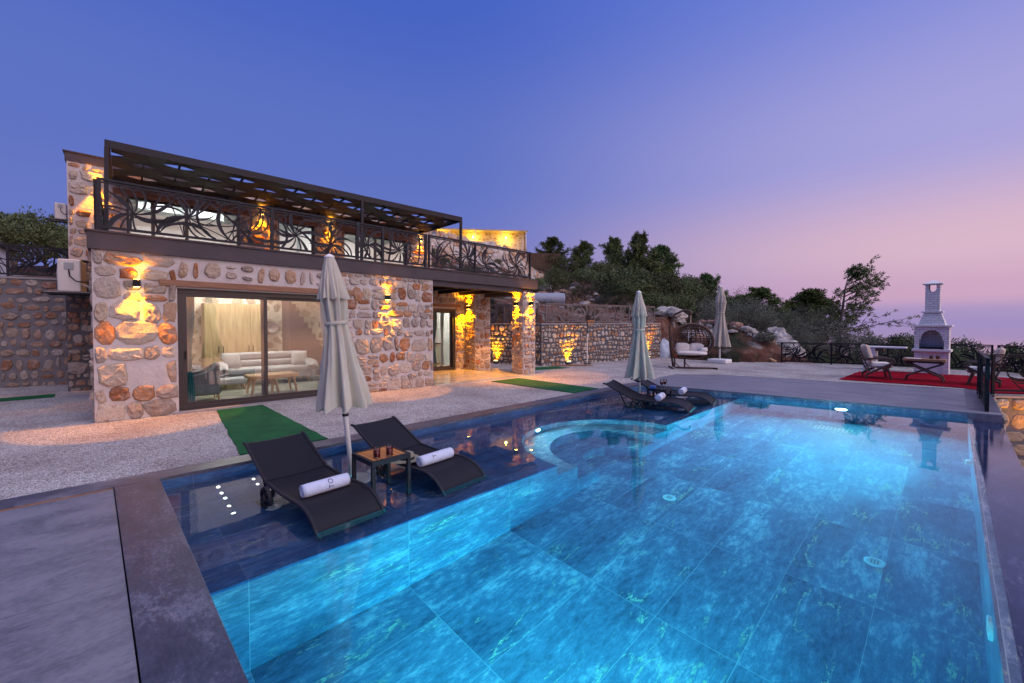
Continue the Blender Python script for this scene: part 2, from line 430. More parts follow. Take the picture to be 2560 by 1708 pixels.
M['rock_red'] = m_noisy('reddish_stone', (.20,.10,.07), (.38,.24,.18), 2.6, .9, .8, dist=.06, detail=8)

def m_grass():
    t = NT('green_turf_carpet'); co = t.co()
    f = t.noise(t.co((1, 14, 1)), 14, 4)
    col = t.ramp(f, [(.3, (.004, .085, .028)), (.7, (.010, .135, .045))])
    col = t.mix(t.smooth(t.noise(co, 2.2, 5, .7), .35, .7), col, t.mix(1.0, col, (.62, .60, .62), 'MULTIPLY'))
    t.bump(t.noise(co, 260, 2), .8, .01)
    return t.set(col, .85, 0, .2)
M['turf'] = m_grass()

def m_gravel():
    t = NT('white_gravel'); co = t.co()
    wob = t.vmath('ADD', co, t.vmath('MULTIPLY', t.noise(co, 30, 2, .5, 0, 'Color'), (.012, .012, .012)))
    v = t.vor(wob, 44, 'F1', 1.0); v2 = t.vor(wob, 44, 'DISTANCE_TO_EDGE', 1.0)
    sp = t.n('ShaderNodeSeparateColor'); t.l(v.outputs['Color'], sp.inputs[0])
    col = t.ramp(sp.outputs[0], [(0, (.42,.395,.395)), (.35, (.62,.59,.595)), (.7, (.75,.72,.72)), (.9, (.48,.43,.405)), (1, (.32,.275,.255))])
    col = t.mix(t.smooth(v2.outputs['Distance'], .0, .12), (.17,.15,.15), col)
    patch = t.noise(co, .9, 5, .6)
    col = t.mix(t.smooth(patch, .35, .7), col, t.mix(1.0, col, (.72,.68,.68), 'MULTIPLY'))
    col = t.mix(t.smooth(t.noise(co, 5.5, 4, .7), .55, .75), col, t.mix(1.0, col, (.78,.74,.70), 'MULTIPLY'))
    h = t.math('ADD', t.math('SUBTRACT', 1.0, v.outputs['Distance']), t.math('MULTIPLY', sp.outputs[1], .5))
    t.bump(h, 1.0, .022)
    return t.set(col, .85, 0, .25)
M['gravel'] = m_gravel()

def m_marble(name, dark, mid, light, tile=(1.3, .65), grout=.0035, rough=.12, vein=1.0, off=(.78, .43), streak=(1.0, 4.2, 4.2), groutcol=(.42,.52,.56), rot=0, veincol=(.50,.56,.40)):
    t = NT(name); co = t.co((1,1,1), (0,0,0), (0,0,rot))
    s = t.n('ShaderNodeSeparateXYZ'); t.l(co, s.inputs[0])
    def tilef(o, size, of):
        q = t.math('DIVIDE', t.math('SUBTRACT', o, of), size)
        fl = t.math('FLOOR', q); fr = t.math('FRACT', q)
        d = t.math('MULTIPLY', t.math('MINIMUM', fr, t.math('SUBTRACT', 1.0, fr)), size)
        return fl, d
    fx, dx = tilef(s.outputs[0], tile[0], off[0]); fy, dy = tilef(s.outputs[1], tile[1], off[1])
    wn_ = t.n('ShaderNodeTexWhiteNoise'); wn_.noise_dimensions = '2D'
    cb = t.n('ShaderNodeCombineXYZ'); t.l(fx, cb.inputs[0]); t.l(fy, cb.inputs[1]); t.l(cb.outputs[0], wn_.inputs['Vector'])
    co2 = t.vmath('ADD', co, t.vmath('MULTIPLY', wn_.outputs['Color'], (13., 9., 7.)))
    st = t.vmath('MULTIPLY', co2, streak)
    big = t.noise(st, .75, 8, .62, .3)
    fine = t.noise(st, 7.5, 12, .78, .1)
    cloud = t.noise(co2, 1.7, 6, .6, .1)
    f = t.math('ADD', t.math('MULTIPLY', big, .34), t.math('ADD', t.math('MULTIPLY', fine, .47), t.math('MULTIPLY', cloud, .19)))
    mid2 = tuple(a * .55 + b * .45 for a, b in zip(mid, light))
    dm = tuple(a * .5 + b * .5 for a, b in zip(dark, mid))
    col = t.ramp(f, [(.37, dark), (.45, dm), (.52, mid), (.59, mid2), (.68, light)])
    # cracked pale veins
    vv = t.vor(t.vmath('ADD', t.vmath('MULTIPLY', co2, (1.6, 2.6, 2.6)), t.vmath('MULTIPLY', t.noise(co2, 3.5, 6, .7, 0, 'Color'), (.8,.8,.8))), 1.0, 'DISTANCE_TO_EDGE', 1.0)
    vm = t.math('MULTIPLY', t.smooth(vv.outputs['Distance'], .022, .002), t.smooth(t.noise(co2, 1.1, 3), .56, .70))
    rid = t.math('ABSOLUTE', t.math('SUBTRACT', t.noise(t.vmath('MULTIPLY', co2, (.55, 2.4, 2.4)), .75, 8, .62, .2), .5))
    rm = t.math('MULTIPLY', t.smooth(rid, .009, .001), t.smooth(t.noise(co2, 1.6, 4), .46, .60))
    brk = t.smooth(t.noise(co2, 24, 4, .7), .36, .56)
    vm = t.math('MULTIPLY', t.math('MAXIMUM', t.math('MULTIPLY', vm, .28), rm), brk)
    col = t.mix(t.math('MULTIPLY', vm, .8 * vein), col, veincol)
    if grout:
        gm = t.smooth(t.math('MINIMUM', dx, dy), grout, grout * .4)
        col = t.mix(t.math('MULTIPLY', gm, .6), col, groutcol)
    t.bump(fine, .04, .01)
    return t.set(col, rough, 0, .5)
M['pool_marble'] = m_marble('blue_pool_marble', (.020,.048,.09), (.13,.215,.31), (.74,.80,.82), rough=.3, streak=(1.0, 2.6, 2.6), veincol=(.62,.70,.40))
M['shelf_marble'] = m_marble('dark_shelf_marble', (.007,.026,.085), (.028,.085,.22), (.17,.27,.42), rough=.3, streak=(1.0, 3.4, 3.4), veincol=(.3,.32,.25), groutcol=(.16,.18,.22))
M['coping'] = m_marble('coping_marble', (.014,.016,.032), (.050,.055,.092), (.22,.23,.30), (1.3, 20.), 0, .40, .2, streak=(6.5, 3.0, 3), veincol=(.4,.36,.34))
M['coping_x'] = m_marble('coping_marble_long', (.020,.020,.032), (.070,.067,.095), (.26,.25,.29), (1.3, 20.), .002, .42, .25, streak=(1.2, 5, 3), groutcol=(.08,.07,.08), veincol=(.4,.36,.34))
M['ledge'] = m_marble('wet_ledge_marble', (.006,.010,.036), (.018,.028,.080), (.08,.10,.19), (2.6, 20.), 0, .04, .35, streak=(1.3, 3.2, 3), veincol=(.2,.22,.3))
def m_deck(name, tile, off, streak, grout=True):
    t = NT(name); co = t.co(); st = t.co(streak)
    f = t.math('ADD', t.math('MULTIPLY', t.noise(st, 1.1, 8, .65, .5), .6), t.math('MULTIPLY', t.noise(st, 14, 10, .78), .55))
    col = t.ramp(f, [(.40, (.068,.069,.092)), (.5, (.115,.115,.148)), (.64, (.19,.187,.225))])
    s = t.n('ShaderNodeSeparateXYZ'); t.l(co, s.inputs[0])
    ds = []
    for o, size, of in ((s.outputs[0], tile[0], off[0]), (s.outputs[1], tile[1], off[1])):
        fr = t.math('FRACT', t.math('DIVIDE', t.math('SUBTRACT', o, of), size))
        ds.append(t.math('MULTIPLY', t.math('MINIMUM', fr, t.math('SUBTRACT', 1.0, fr)), size))
    gm = t.smooth(t.math('MINIMUM', *ds), .006, .002)
    col = t.mix(t.math('MULTIPLY', gm, .6), col, (.05,.047,.055))
    t.bump(t.noise(st, 16, 5), .12, .01)
    return t.set(col, .48, 0, .4)
M['deck'] = m_deck('slate_deck_tile', (1.3, 1.3), (.14, -.2), (1.6, 3.0, 1))
M['deck_far'] = m_deck('slate_deck_tile_far', (2.6, 1.3), (12.0, -.2), (5, 1.0, 1))

def m_brick():
    t = NT('white_painted_brick'); co = t.co((1,1,1), src='Object')
    s = t.n('ShaderNodeSeparateXYZ'); t.l(co, s.inputs[0])
    cb = t.n('ShaderNodeCombineXYZ'); t.l(t.math('ADD', s.outputs[0], s.outputs[1]), cb.inputs[0]); t.l(s.outputs[2], cb.inputs[1])
    b = t.n('ShaderNodeTexBrick'); t.l(cb.outputs[0], b.inputs['Vector'])
    b.inputs['Scale'].default_value = 1.0; b.inputs['Brick Width'].default_value = .24; b.inputs['Row Height'].default_value = .075
    b.inputs['Mortar Size'].default_value = .008; b.inputs['Color1'].default_value = (.68,.66,.67,1); b.inputs['Color2'].default_value = (.74,.72,.72,1); b.inputs['Mortar'].default_value = (.46,.44,.46,1)
    inv = t.math('SUBTRACT', 1.0, b.outputs['Fac'])
    t.bump(t.math('ADD', inv, t.math('MULTIPLY', t.noise(co, 40, 4), .3)), .7, .01)
    return t.set(b.outputs['Color'], .75, 0, .3)
M['brick'] = m_brick()

def m_leaf(name, dark, light, rough=.65):
    t = NT(name); g = t.n('ShaderNodeObjectInfo')
    ge = t.n('ShaderNodeNewGeometry')
    f = t.math('ADD', t.math('MULTIPLY', t.noise(t.co(), 1.6, 3), .7), t.math('MULTIPLY', ge.outputs['Random Per Island'], .3))
    col = t.ramp(f, [(.3, dark), (.7, light)])
    t.b.inputs['Subsurface Weight'].default_value = 0
    hs = t.n('ShaderNodeHueSaturation'); t.l(col, hs.inputs['Color']); t.l(t.math('ADD', .47, t.math('MULTIPLY', g.outputs['Random'], .05)), hs.inputs['Hue']); t.l(t.math('ADD', .7, t.math('MULTIPLY', g.outputs['Random'], .75)), hs.inputs['Value'])
    return t.set(hs.outputs[0], rough, 0, .25)
M['leaf_pine'] = m_leaf('pine_needles', (.050,.080,.028), (.135,.185,.058))
M['leaf_pine_light'] = m_leaf('light_green_pine_needles', (.050,.072,.016), (.125,.150,.040))  # the needles' own yellower green
M['leaf_oak'] = m_leaf('evergreen_oak_leaves', (.044,.064,.026), (.125,.155,.064))
M['leaf_olive'] = m_leaf('olive_leaves', (.075,.088,.062), (.165,.180,.135))
M['leaf_brown'] = m_leaf('dry_scrub', (.07,.055,.032), (.17,.135,.08))
M['leaf_shrub'] = m_leaf('green_shrub_leaves', (.050,.075,.034), (.120,.155,.075))

def m_hill():
    t = NT('rocky_hillside'); co = t.co()
    n1 = t.noise(co, .35, 6, .6); n2 = t.noise(co, 2.4, 8, .7)
    v = t.vor(t.vmath('ADD', co, t.vmath('MULTIPLY', t.noise(co, 2., 4, .6, 0, 'Color'), (.5,.5,.5))), 1.9, 'F1', 1.0)
    soil = t.ramp(n2, [(.3, (.085,.038,.028)), (.55, (.17,.08,.058)), (.75, (.29,.19,.15))])
    rock = t.ramp(n2, [(.3, (.14,.12,.115)), (.7, (.42,.385,.37))])
    sp = t.n('ShaderNodeSeparateColor'); t.l(v.outputs['Color'], sp.inputs[0])
    col = t.mix(t.math('MULTIPLY', t.smooth(v.outputs['Distance'], .48, .30), t.smooth(sp.outputs[0], .35, .5)), soil, rock)
    col = t.mix(t.smooth(n1, .46, .60), col, (.030,.034,.020))
    t.bump(t.math('ADD', n2, t.math('MULTIPLY', t.math('SUBTRACT', 1., v.outputs['Distance']), .5)), 1.0, .25)
    return t.set(col, .95, 0, .15)
M['hill'] = m_hill()
M['ground_low'] = m_noisy('pale_lower_paving', (.30,.28,.30), (.40,.38,.39), 3, .8, .2)
M['concrete'] = m_noisy('grey_concrete_cap', (.22,.21,.22), (.30,.29,.30), 5, .85, .25)

def m_sea():
    t = NT('hazy_sea'); co = t.co((.01, .01, .01))
    return t.set((.10,.08,.16), .03, 0, .5)
M['sea'] = m_sea()

def m_emit(name, col, st):
    t = NT(name); t.t.nodes.remove(t.b)
    e = t.n('ShaderNodeEmission'); e.inputs[0].default_value = (*col, 1); e.inputs[1].default_value = st
    t.l(e.outputs[0], t.out.inputs[0]); return t.m
M['em_warm'] = m_emit('warm_lamp_lens', (1, .50, .07), 40)
M['em_down'] = m_emit('ceiling_downlight', (1, .95, .86), 1000)
M['em_up'] = m_emit('upper_downlight', (.88, .95, 1), 1500)
M['em_pool'] = m_emit('pool_lamp_lens', (.62, .96, .98), 10000)
M['em_pool_wall'] = m_emit('pool_lamp_lens_side', (.20, .98, .96), 3600)
M['em_spa'] = m_emit('spa_lamp_lens', (.66, 1.0, .96), 2600)
M['em_villa'] = m_emit('far_window_glow', (1, .55, .10), 1.3)

def m_glass(name, tint=(1,1,1), ior=1.5, boost=1.0):
    t = NT(name); t.t.nodes.remove(t.b)
    fr = t.n('ShaderNodeFresnel'); fr.inputs[0].default_value = ior
    tr = t.n('ShaderNodeBsdfTransparent'); tr.inputs[0].default_value = (*tint, 1)
    gl = t.n('ShaderNodeBsdfGlossy'); gl.inputs['Roughness'].default_value = 0.0
    mx = t.n('ShaderNodeMixShader'); t.l(t.math('MULTIPLY', fr.outputs[0], boost, True), mx.inputs[0])
    t.l(tr.outputs[0], mx.inputs[1]); t.l(gl.outputs[0], mx.inputs[2]); t.l(mx.outputs[0], t.out.inputs[0])
    return t.m
M['pane'] = m_glass('window_glass', (.97,.98,.97), 1.5, 1.8)
M['tumbler'] = m_glass('drinking_glass', (.92,.93,.93), 1.5)
def m_drink():
    t = NT('dark_red_drink'); return t.set((.20,.010,.010), .08)
M['drink'] = m_drink()
def m_water():
    t = NT('pool_water'); t.t.nodes.remove(t.b)
    g = t.n('ShaderNodeBsdfGlass'); g.inputs['IOR'].default_value = 1.333; g.inputs['Roughness'].default_value = 0.0
    g.inputs['Color'].default_value = (1, 1, 1, 1)
    t.l(g.outputs[0], t.out.inputs[0])
    a = t.n('ShaderNodeVolumeAbsorption'); a.inputs['Color'].default_value = (.02, .785, .925, 1); a.inputs['Density'].default_value = .50
    t.l(a.outputs[0], t.out.inputs['Volume'])
    co = t.co((1, 1, 1)); b = t.n('ShaderNodeBump'); b.inputs['Strength'].default_value = .03; b.inputs['Distance'].default_value = .02
    t.l(t.noise(co, 2.2, 2, .4), b.inputs['Height']); t.l(b.outputs[0], g.inputs['Normal'])
    return t.m
M['water'] = m_water()

# ------------------------------------------------------------------ terrain, terrace, pool
def sstep(a, b, x):
    t = min(1, max(0, (x - a) / (b - a))); return t * t * (3 - 2 * t)
TERR = [(-30, -1.0), (11.75, -.66), (14.7, -.66), (17.6, -5.1), (21.9, -1.4), (21.6, 2.5), (20.9, 4.3), (18.9, 6.3), (19.35, 9.75), (12.5, 11.25), (11.35, 15.8), (11.35, 19.5), (-1, 19.5), (-1, 17.0), (-30, 21)]
def inside(x, y, poly=TERR):
    c = False; n = len(poly)
    for i in range(n):
        x1, y1 = poly[i]; x2, y2 = poly[i-1]
        if (y1 > y) != (y2 > y) and x < (x2 - x1) * (y - y1) / (y2 - y1) + x1: c = not c
    return c
def edge_d(x, y, poly=TERR):
    b = 1e9; n = len(poly)
    for i in range(n):
        x1, y1 = poly[i]; x2, y2 = poly[i-1]; dx = x2 - x1; dy = y2 - y1
        t = max(0, min(1, ((x - x1) * dx + (y - y1) * dy) / (dx*dx + dy*dy)))
        b = min(b, math.hypot(x - x1 - t*dx, y - y1 - t*dy))
    return b
def hill_raw(x, y):
    h = 1.45 + (.34 if y > 11 else .30) * (y - 11) - .04 * (x - 20)
    h += 1.5 * math.exp(-((x - 20.5)**2 + (y - 6.8)**2) / 9)
    left = 2.55 + .10 * (y - 17)
    k = sstep(0, 11, x); h = left * (1 - k) + h * k
    if x > 42: h -= .33 * (x - 42)
    if y < -2: h -= .45 * (-2 - y)
    if y > 48: h -= .3 * (y - 48)
    if x < -12: h -= .25 * (-12 - x)
    return h
def hill(x, y):
    h = hill_raw(x, y)
    h += .55 * mnoise.noise((x * .22, y * .22, 0)) + .28 * mnoise.noise((x * .7, y * .7, 3)) + .10 * mnoise.noise((x * 2.1, y * 2.1, 5))
    if y < 0: h = min(h, -1.9 - .05 * abs(mnoise.noise((x*.5, y*.5, 1))))
    return h
def hill_final(x, y):
    if inside(x, y): return min(hill(x, y), -2.3)
    d = edge_d(x, y); h = hill(x, y)
    if 18.0 < x < 21.8 and y < 9.6 and y > 2.4: h = min(h, .05 + d * .62)          # low bank behind the gravel
    return h
def terrain():
    xs = []; x = -70
    while x < 150:
        xs.append(x); x += .45 if 10 < x < 26 else (1.2 if -6 < x < 60 else 4)
    ys = []; y = -60
    while y < 120:
        ys.append(y); y += .45 if -2 < y < 22 else (1.2 if 22 <= y < 60 else 4)
    mb = MB(); nx = len(xs)
    mb.v = [(x, y, hill_final(x, y)) for y in ys for x in xs]
    mb.f = [(j*nx+i, j*nx+i+1, (j+1)*nx+i+1, (j+1)*nx+i) for j in range(len(ys)-1) for i in range(nx-1)]
    return mb
struct('hillside', terrain(), M['hill'], smooth=True, fixn=False)
mb = MB(); mb.add([(-40000,-40000,-230),(40000,-40000,-230),(40000,40000,-230),(-40000,40000,-230)], [(0,1,2,3)])
struct('sea', mb, M['sea'], fixn=False)
mb = MB(); mb.add([(6,-9,-1.6),(19,-9,-1.6),(19,-.6,-1.6),(6,-.6,-1.6)], [(0,1,2,3)])
struct('lower_path', mb, M['ground_low'], fixn=False)

# gravel terrace: several butted sheets in one mesh
def sheet(mb, poly, z): mb.add([(x, y, z) for x, y in poly], [tuple(range(len(poly)))])
mb = MB()
sheet(mb, [(-30, 6.17), (21.0, 6.17), (19.9, 7.2), (19.5, 9.75), (12.5, 11.3), (11.4, 15.8), (11.4, 19.5), (-1, 19.5), (-1, 17.2), (-30, 21)], -.004)
sheet(mb, [(10.55, 5.98), (13.0, 4.0), (13.0, -.6), (14.7, -.6), (17.5, -5.0), (21.9, -1.2), (21.6, 2.6), (21.0, 4.3), (21.0, 6.17), (10.55, 6.17)], -.004)
struct('gravel', mb, M['gravel'])

FX0, FX1 = 10.59, 11.50                      # far pool wall at Y 5.8 and at Y -.25
def farx(y, o=0): return FX1 + (FX0 - FX1) * (y + .25) / 6.05 + o
# near deck, left of the pool, with its marble border
mb = MB(); mb.box(-30, .132, -12, 5.855, -.3, -.012)
struct('near_deck', mb, M['deck'])
mb = MB(); mb.box(.14, .49, -12, 5.855, -1.7, 0)
struct('near_coping', mb, M['coping'])
mb = MB(); mb.box(-30, 10.59, 5.86, 6.17, -1.7, .001)
struct('house_side_coping', mb, M['coping_x'])
mb = MB(); mb.box(-30, .13, 5.835, 5.857, -.2, -.006)
struct('deck_trim', mb, M['wood_lintel'])
# far deck
mb = MB()
mb.prism([(farx(5.8), 5.86), (farx(-.62), -.62), (11.9, -.62), (11.9, -.22), (15.29, -.20), (14.12, 5.0), (13.2, 6.168), (10.6, 6.168)], -1.7, .006)
struct('far_deck', mb, M['deck_far'])
mb = MB()
mb.prism([(11.9, -.62), (15.6, -.62), (15.50, -.20), (11.9, -.222)], -.3, .008)
mb.prism([(15.30, -.196), (15.42, -.196), (14.22, 5.05), (13.3, 6.166), (13.2, 6.166), (14.12, 5.0)], -.3, .007)
struct('far_coping', mb, M['coping'])
# basin
mb = MB(); mb.box(.4, 12, -.2, 5.9, -1.75, -1.5)
struct('pool_floor', mb, M['pool_marble'])
CXS, CYS = 5.72, 3.5
arc = [(CXS - 1.5 * math.cos(a), CYS + 1.5 * math.sin(a)) for a in [math.pi * i / 48 for i in range(49)]]
mb = MB(); mb.prism([(.485, 3.5)] + arc + [(farx(3.5, .01), 3.5), (farx(5.9, .01), 5.9), (.485, 5.9)], -1.49, -.34)
struct('pool_bench_wall', mb, M['pool_marble'])
mb = MB(); mb.prism([(.486, 3.501)] + [(CXS + (x - CXS) * 1.001, y if y > 3.51 else 3.501) for x, y in arc] + [(farx(3.5, .009), 3.501), (farx(5.9, .009), 5.9), (.486, 5.9)], -.339, -.30)
struct('sun_shelf', mb, M['shelf_marble'])
def half_ring(r0, r1, z0, z1, yo):
    a = [math.pi * i / 40 for i in range(41)]
    outer = [(CXS - r0 * math.cos(t), CYS + yo + r0 * math.sin(t)) for t in a]
    inner = [(CXS - r1 * math.cos(t), CYS + yo + r1 * math.sin(t)) for t in reversed(a)]
    m = MB(); m.prism(outer + inner, z0, z1); return m
struct('spa_step_upper', half_ring(1.51, 1.07, -1.495, -.65, .004), M['pool_marble'])
struct('spa_step_lower', half_ring(1.08, .56, -1.496, -1.10, .008), M['pool_marble'])
# walls lining the water (waterline band of the same marble), 12 mm proud of coping
mb = MB(); mb.prism([(.488, 5.845), (.488, 5.862), (farx(5.86), 5.862), (farx(5.86), 5.845)], -1.6, -.035); struct('pool_wall_house_side', mb, M['shelf_marble'])
mb = MB(); mb.prism([(farx(-.2, -.012), -.2), (farx(-.2, .01), -.2), (farx(5.85, .01), 5.85), (farx(5.845, -.012), 5.845)], -1.6, -.035); struct('pool_wall_far_side', mb, M['pool_marble'])
mb = MB(); mb.box(.487, .502, -.2, 5.84, -1.6, -.035); struct('pool_wall_near_side', mb, M['pool_marble'])
mb = MB(); mb.box(.14, farx(-.22), -.265, -.2, -1.7, -.118); struct('infinity_edge', mb, M['pool_marble'])
mb = MB(); mb.box(.14, 11.56, -.62, -.265, -1.7, -.135); struct('overflow_ledge', mb, M['ledge'])
# water body
mb = MB(); mb.prism([(.495, -.262), (farx(-.262, .004), -.262), (farx(5.85, .004), 5.853), (.495, 5.853)], -1.505, -.10)
struct('pool_water', mb, M['water'])

# pool fittings
def disc_thing(name, label, cat, loc, nrm, r, group, dp, em):
    t = thing(name, label, cat, loc, 0, group)
    q = Vector(nrm).to_track_quat('Z', 'Y'); t.rotation_euler = q.to_euler()
    mb = MB(); mb.lathe([(r * .82, .004), (r * 1.15, .0), (r * 1.15, .02), (r * .96, dp), (r * .86, dp), (r * .82, .01)], 28, caps=False); obj('rim', mb, M['white_paint'], t, smooth=False)
    mb = MB(); mb.lathe([(r * .81, .006), (r * .6, .012), (.002, .014)], 28); obj('lens', mb, em, t, smooth=True)
    return t
disc_thing('pool_lamp', 'brilliant white underwater lamp on the far pool wall', 'pool lamp', (farx(1.62, -.012), 1.62, -.46), (-1, -.15, 0), .11, 'underwater pool lamps', .05, M['em_pool'])
ang = math.radians(92)
disc_thing('pool_lamp', 'white underwater lamp in the curved wall of the round steps', 'pool lamp', (CXS + 1.495 * math.cos(math.radians(100)), CYS + 1.495 * math.sin(math.radians(100)), -.46), (-math.cos(math.radians(100)), -math.sin(math.radians(100)), 0), .075, 'underwater pool lamps', .03, M['em_spa'])
for i, x in enumerate((4.05, 8.3, 2.0)):
    disc_thing('pool_lamp', ['unlit ringed underwater lamp midway along the overflow edge wall', 'underwater lamp in the overflow edge wall towards the far end', 'underwater lamp in the overflow edge wall at its near end'][i], 'pool lamp', (x, -.2, -.52), (0, 1, 0), .10, 'underwater pool lamps', .06 if i else .022, M['em_pool_wall'] if i else M['grey_plastic'])
disc_thing('pool_lamp', 'unseen added underwater lamp on the near short wall of the pool', 'pool lamp', (.502, 1.5, -.55), (1, 0, 0), .10, 'underwater pool lamps', .05, M['em_pool_wall'])  # out of view, added to light the near end of the water
def drain(loc, label):
    t = thing('floor_inlet', label, 'pool inlet', loc, 0, 'white round inlets on the pool floor')
    mb = MB(); mb.lathe([(.085, 0), (.085, .008), (.074, .016), (.055, .018), (.05, .012)], 28); obj('flange', mb, M['white_paint'], t)
    mb = MB()
    for k in range(3): mb.box(-.036, .036, -.03 + k*.024, -.018 + k*.024, .012, .02)
    obj('slotted_cap', mb, M['grey_plastic'], t)
drain((5.35, 2.55, -1.5), 'white round inlet in the middle of the pool floor')
drain((5.4, .5, -1.5), 'white round inlet on the pool floor near the overflow edge lamp')
drain((9.2, .5, -1.5), 'white round inlet on the pool floor near the far right corner')
t = thing('floor_grate', 'white slotted rectangular drain grate on the far pool floor', 'grate', (10.2, 1.6, -1.5), 0)
mb = MB(); mb.box(-.15, .15, -.3, .3, 0, .012); obj('frame', mb, M['white_paint'], t)
mb = MB()
for k in range(9): mb.box(-.13, .13, -.27 + k*.062, -.235 + k*.062, .012, .02)
obj('slats', mb, M['grey_plastic'], t)
for x, y, lab in ((1.26, 4.67, 'pale round cover on the shelf floor beside the nearest lounger'), (2.45, 4.95, 'pale round cover on the shelf floor under the small side table')):
    t = thing('shelf_inlet', lab, 'pool inlet', (x, y, -.3), 0)
    mb = MB(); mb.lathe([(.075, 0), (.075, .008), (.058, .014), (.025, .016)], 24); obj('cover', mb, M['white_paint'], t)

# ------------------------------------------------------------------ the stone villa
villa = thing('stone_villa', 'two storey rubble stone villa with glass doors and dark flat roof slabs', 'house', HO, PH)
def hobj(name, mb, mat, par=None, **k): return obj(name, mb, mat, par or villa, xf=H, **k)
# ground floor front
mb = MB()
mb.box(0, 1.10, 0, .40, -.15, 2.86); mb.box(4.02, 6.42, 0, .40, -.15, 2.86); mb.box(1.10, 4.02, 0, .40, 2.29, 2.86)
mb.box(0, .40, .40, 4.95, -.15, 2.86); mb.box(6.02, 6.42, .40, 2.55, -.15, 2.86)
st = MB(); fn_ = lambda u0, z0, n0: (lambda x, z, d: (u0 + x, n0 - d, z0 + z))
stone_face(st, fn_(0, -.05, 0), 1.10, 2.91, 3, (.25, .40), (.26, .56), (.02, .05)); stone_face(st, fn_(4.02, -.05, 0), 2.40, 2.91, 4, (.21, .31), (.20, .36), (.02, .045), pw=(2.6, 6.0), jit=.14)
stone_face(st, fn_(1.10, 2.44, 0), 2.92, .38, 5, (.36, .40), (.22, .36), (.06, .10), pw=(2.2, 3.2))
stone_face(st, lambda x, z, d: (-d, .05 + x, -.05 + z), 4.9, 2.91, 6)
hobj('front_wall', mb, M['mortar'], second=(st, M['stones']))
mb = MB(); mb.box(-.66, 0.0, 4.95, 5.3, -.15, 3.1); mb.box(-.66, -.36, 5.3, 9, -.15, 3.1)
st = MB(); stone_face(st, fn_(-.66, -.05, 4.95), .66, 3.1, 7, (.14, .24), (.14, .32))
hobj('rear_wall', mb, M['mortar_grey'], second=(st, M['stones_dark']))
mb = MB(); mb.box(6.42, 7.4, 2.6, 2.95, -.1, 2.86); mb.box(8.92, 9.3, 2.6, 2.95, -.1, 2.86); mb.box(7.4, 8.92, 2.6, 2.95, 2.22, 2.86)
st = MB(); stone_face(st, fn_(6.42, 0, 2.6), .98, 2.8, 8, (.13, .24), (.13, .32)); stone_face(st, fn_(8.92, 0, 2.6), .38, 2.8, 9, (.13, .24), (.13, .3)); stone_face(st, fn_(7.4, 2.40, 2.6), 1.5, .4, 10, (.2, .4), (.13, .3))
hobj('patio_wall', mb, M['mortar'], second=(st, M['stones']))
mb = MB(); mb.box(9.3, 9.95, 1.98, 2.95, -.1, 2.80); st = MB(); stone_face(st, fn_(9.3, 0, 1.98), .65, 2.8, 12, (.13, .24), (.13, .32)); stone_face(st, lambda x, z, d: (9.3 - d, 1.98 + x, z), .62, 2.8, 13, (.13, .24), (.13, .32)); hobj('pillar', mb, M['mortar'], second=(st, M['stones']))
mb = MB(); mb.box(9.67, 10.19, -.02, .5, -.1, 2.74); st = MB(); stone_face(st, fn_(9.67, 0, -.02), .52, 2.74, 14, (.13, .24), (.14, .34)); stone_face(st, lambda x, z, d: (9.67 - d, -.02 + x, z), .52, 2.74, 15, (.13, .24), (.14, .34)); hobj('pillar', mb, M['mortar'], second=(st, M['stones']))
mb = MB(); mb.box(6.42, 10.3, -.15, 2.6, -.1, .025); hobj('patio_floor', mb, M['rug_floor'])
# slab / balcony
mb = MB(); mb.box(-.05, 10.26, -.06, 5.0, 2.862, 3.14); hobj('balcony_slab', mb, M['slab'])
mb = MB(); mb.box(-.075, 10.29, -.085, 5.0, 3.142, 3.17); hobj('slab_edge_trim', mb, M['slab'])
mb = MB()
mb.box(6.42, 9.67, .02, .30, 2.72, 2.86); mb.box(9.70, 10.16, .5, 1.98, 2.66, 2.86); mb.box(9.2, 9.9, 2.0, 2.3, 2.8, 2.86)
hobj('patio_beam', mb, M['slab'])
for k in range(4):
    mb = MB(); mb.box(6.5 + k*.85, 6.62 + k*.85, .3, 2.6, 2.72, 2.86); hobj('ceiling_joist', mb, M['black'])
# upper storey
mb = MB()
for a, b in ((-.6, .45), (2.95, 3.97), (5.05, 6.0), (8.38, 9.42)): mb.box(a, b, 5.0, 5.4, 3.17, 5.52)
for a, b in ((.45, 2.95), (3.97, 5.05), (6.0, 8.38)): mb.box(a, b, 5.0, 5.4, 4.93, 5.52)
mb.box(-.6, -.2, 5.4, 9, 3.1, 5.52); mb.box(9.02, 9.42, 5.4, 9, 3.17, 5.52)
st = MB()
for a, b in ((-.6, .45), (2.95, 3.97), (5.05, 6.0), (8.38, 9.42)): stone_face(st, fn_(a, 3.17, 5.0), b - a, 2.34, 20 + int(a), (.20, .32), (.24, .48), (.04, .075))
for a, b in ((.45, 2.95), (3.97, 5.05), (6.0, 8.38)): stone_face(st, fn_(a, 5.07, 5.0), b - a, .44, 30 + int(a), (.18, .24), (.16, .38))
hobj('upper_wall', mb, M['mortar'], second=(st, M['stones']))
mb = MB(); mb.box(-.63, 9.45, 4.97, 9.05, 5.522, 5.72); hobj('roof_slab', mb, M['slab'])
mb = MB(); mb.box(-.66, 9.48, 4.94, 9.08, 5.722, 5.745); hobj('roof_edge_trim', mb, M['slab'])
for a, b in ((.2, 3.2), (3.75, 5.25), (5.8, 8.6)):
    mb = MB(); mb.box(a, b, 4.955, 5.05, 4.90, 5.06); hobj('window_lintel', mb, M['wood_lintel'], bevel=.01)
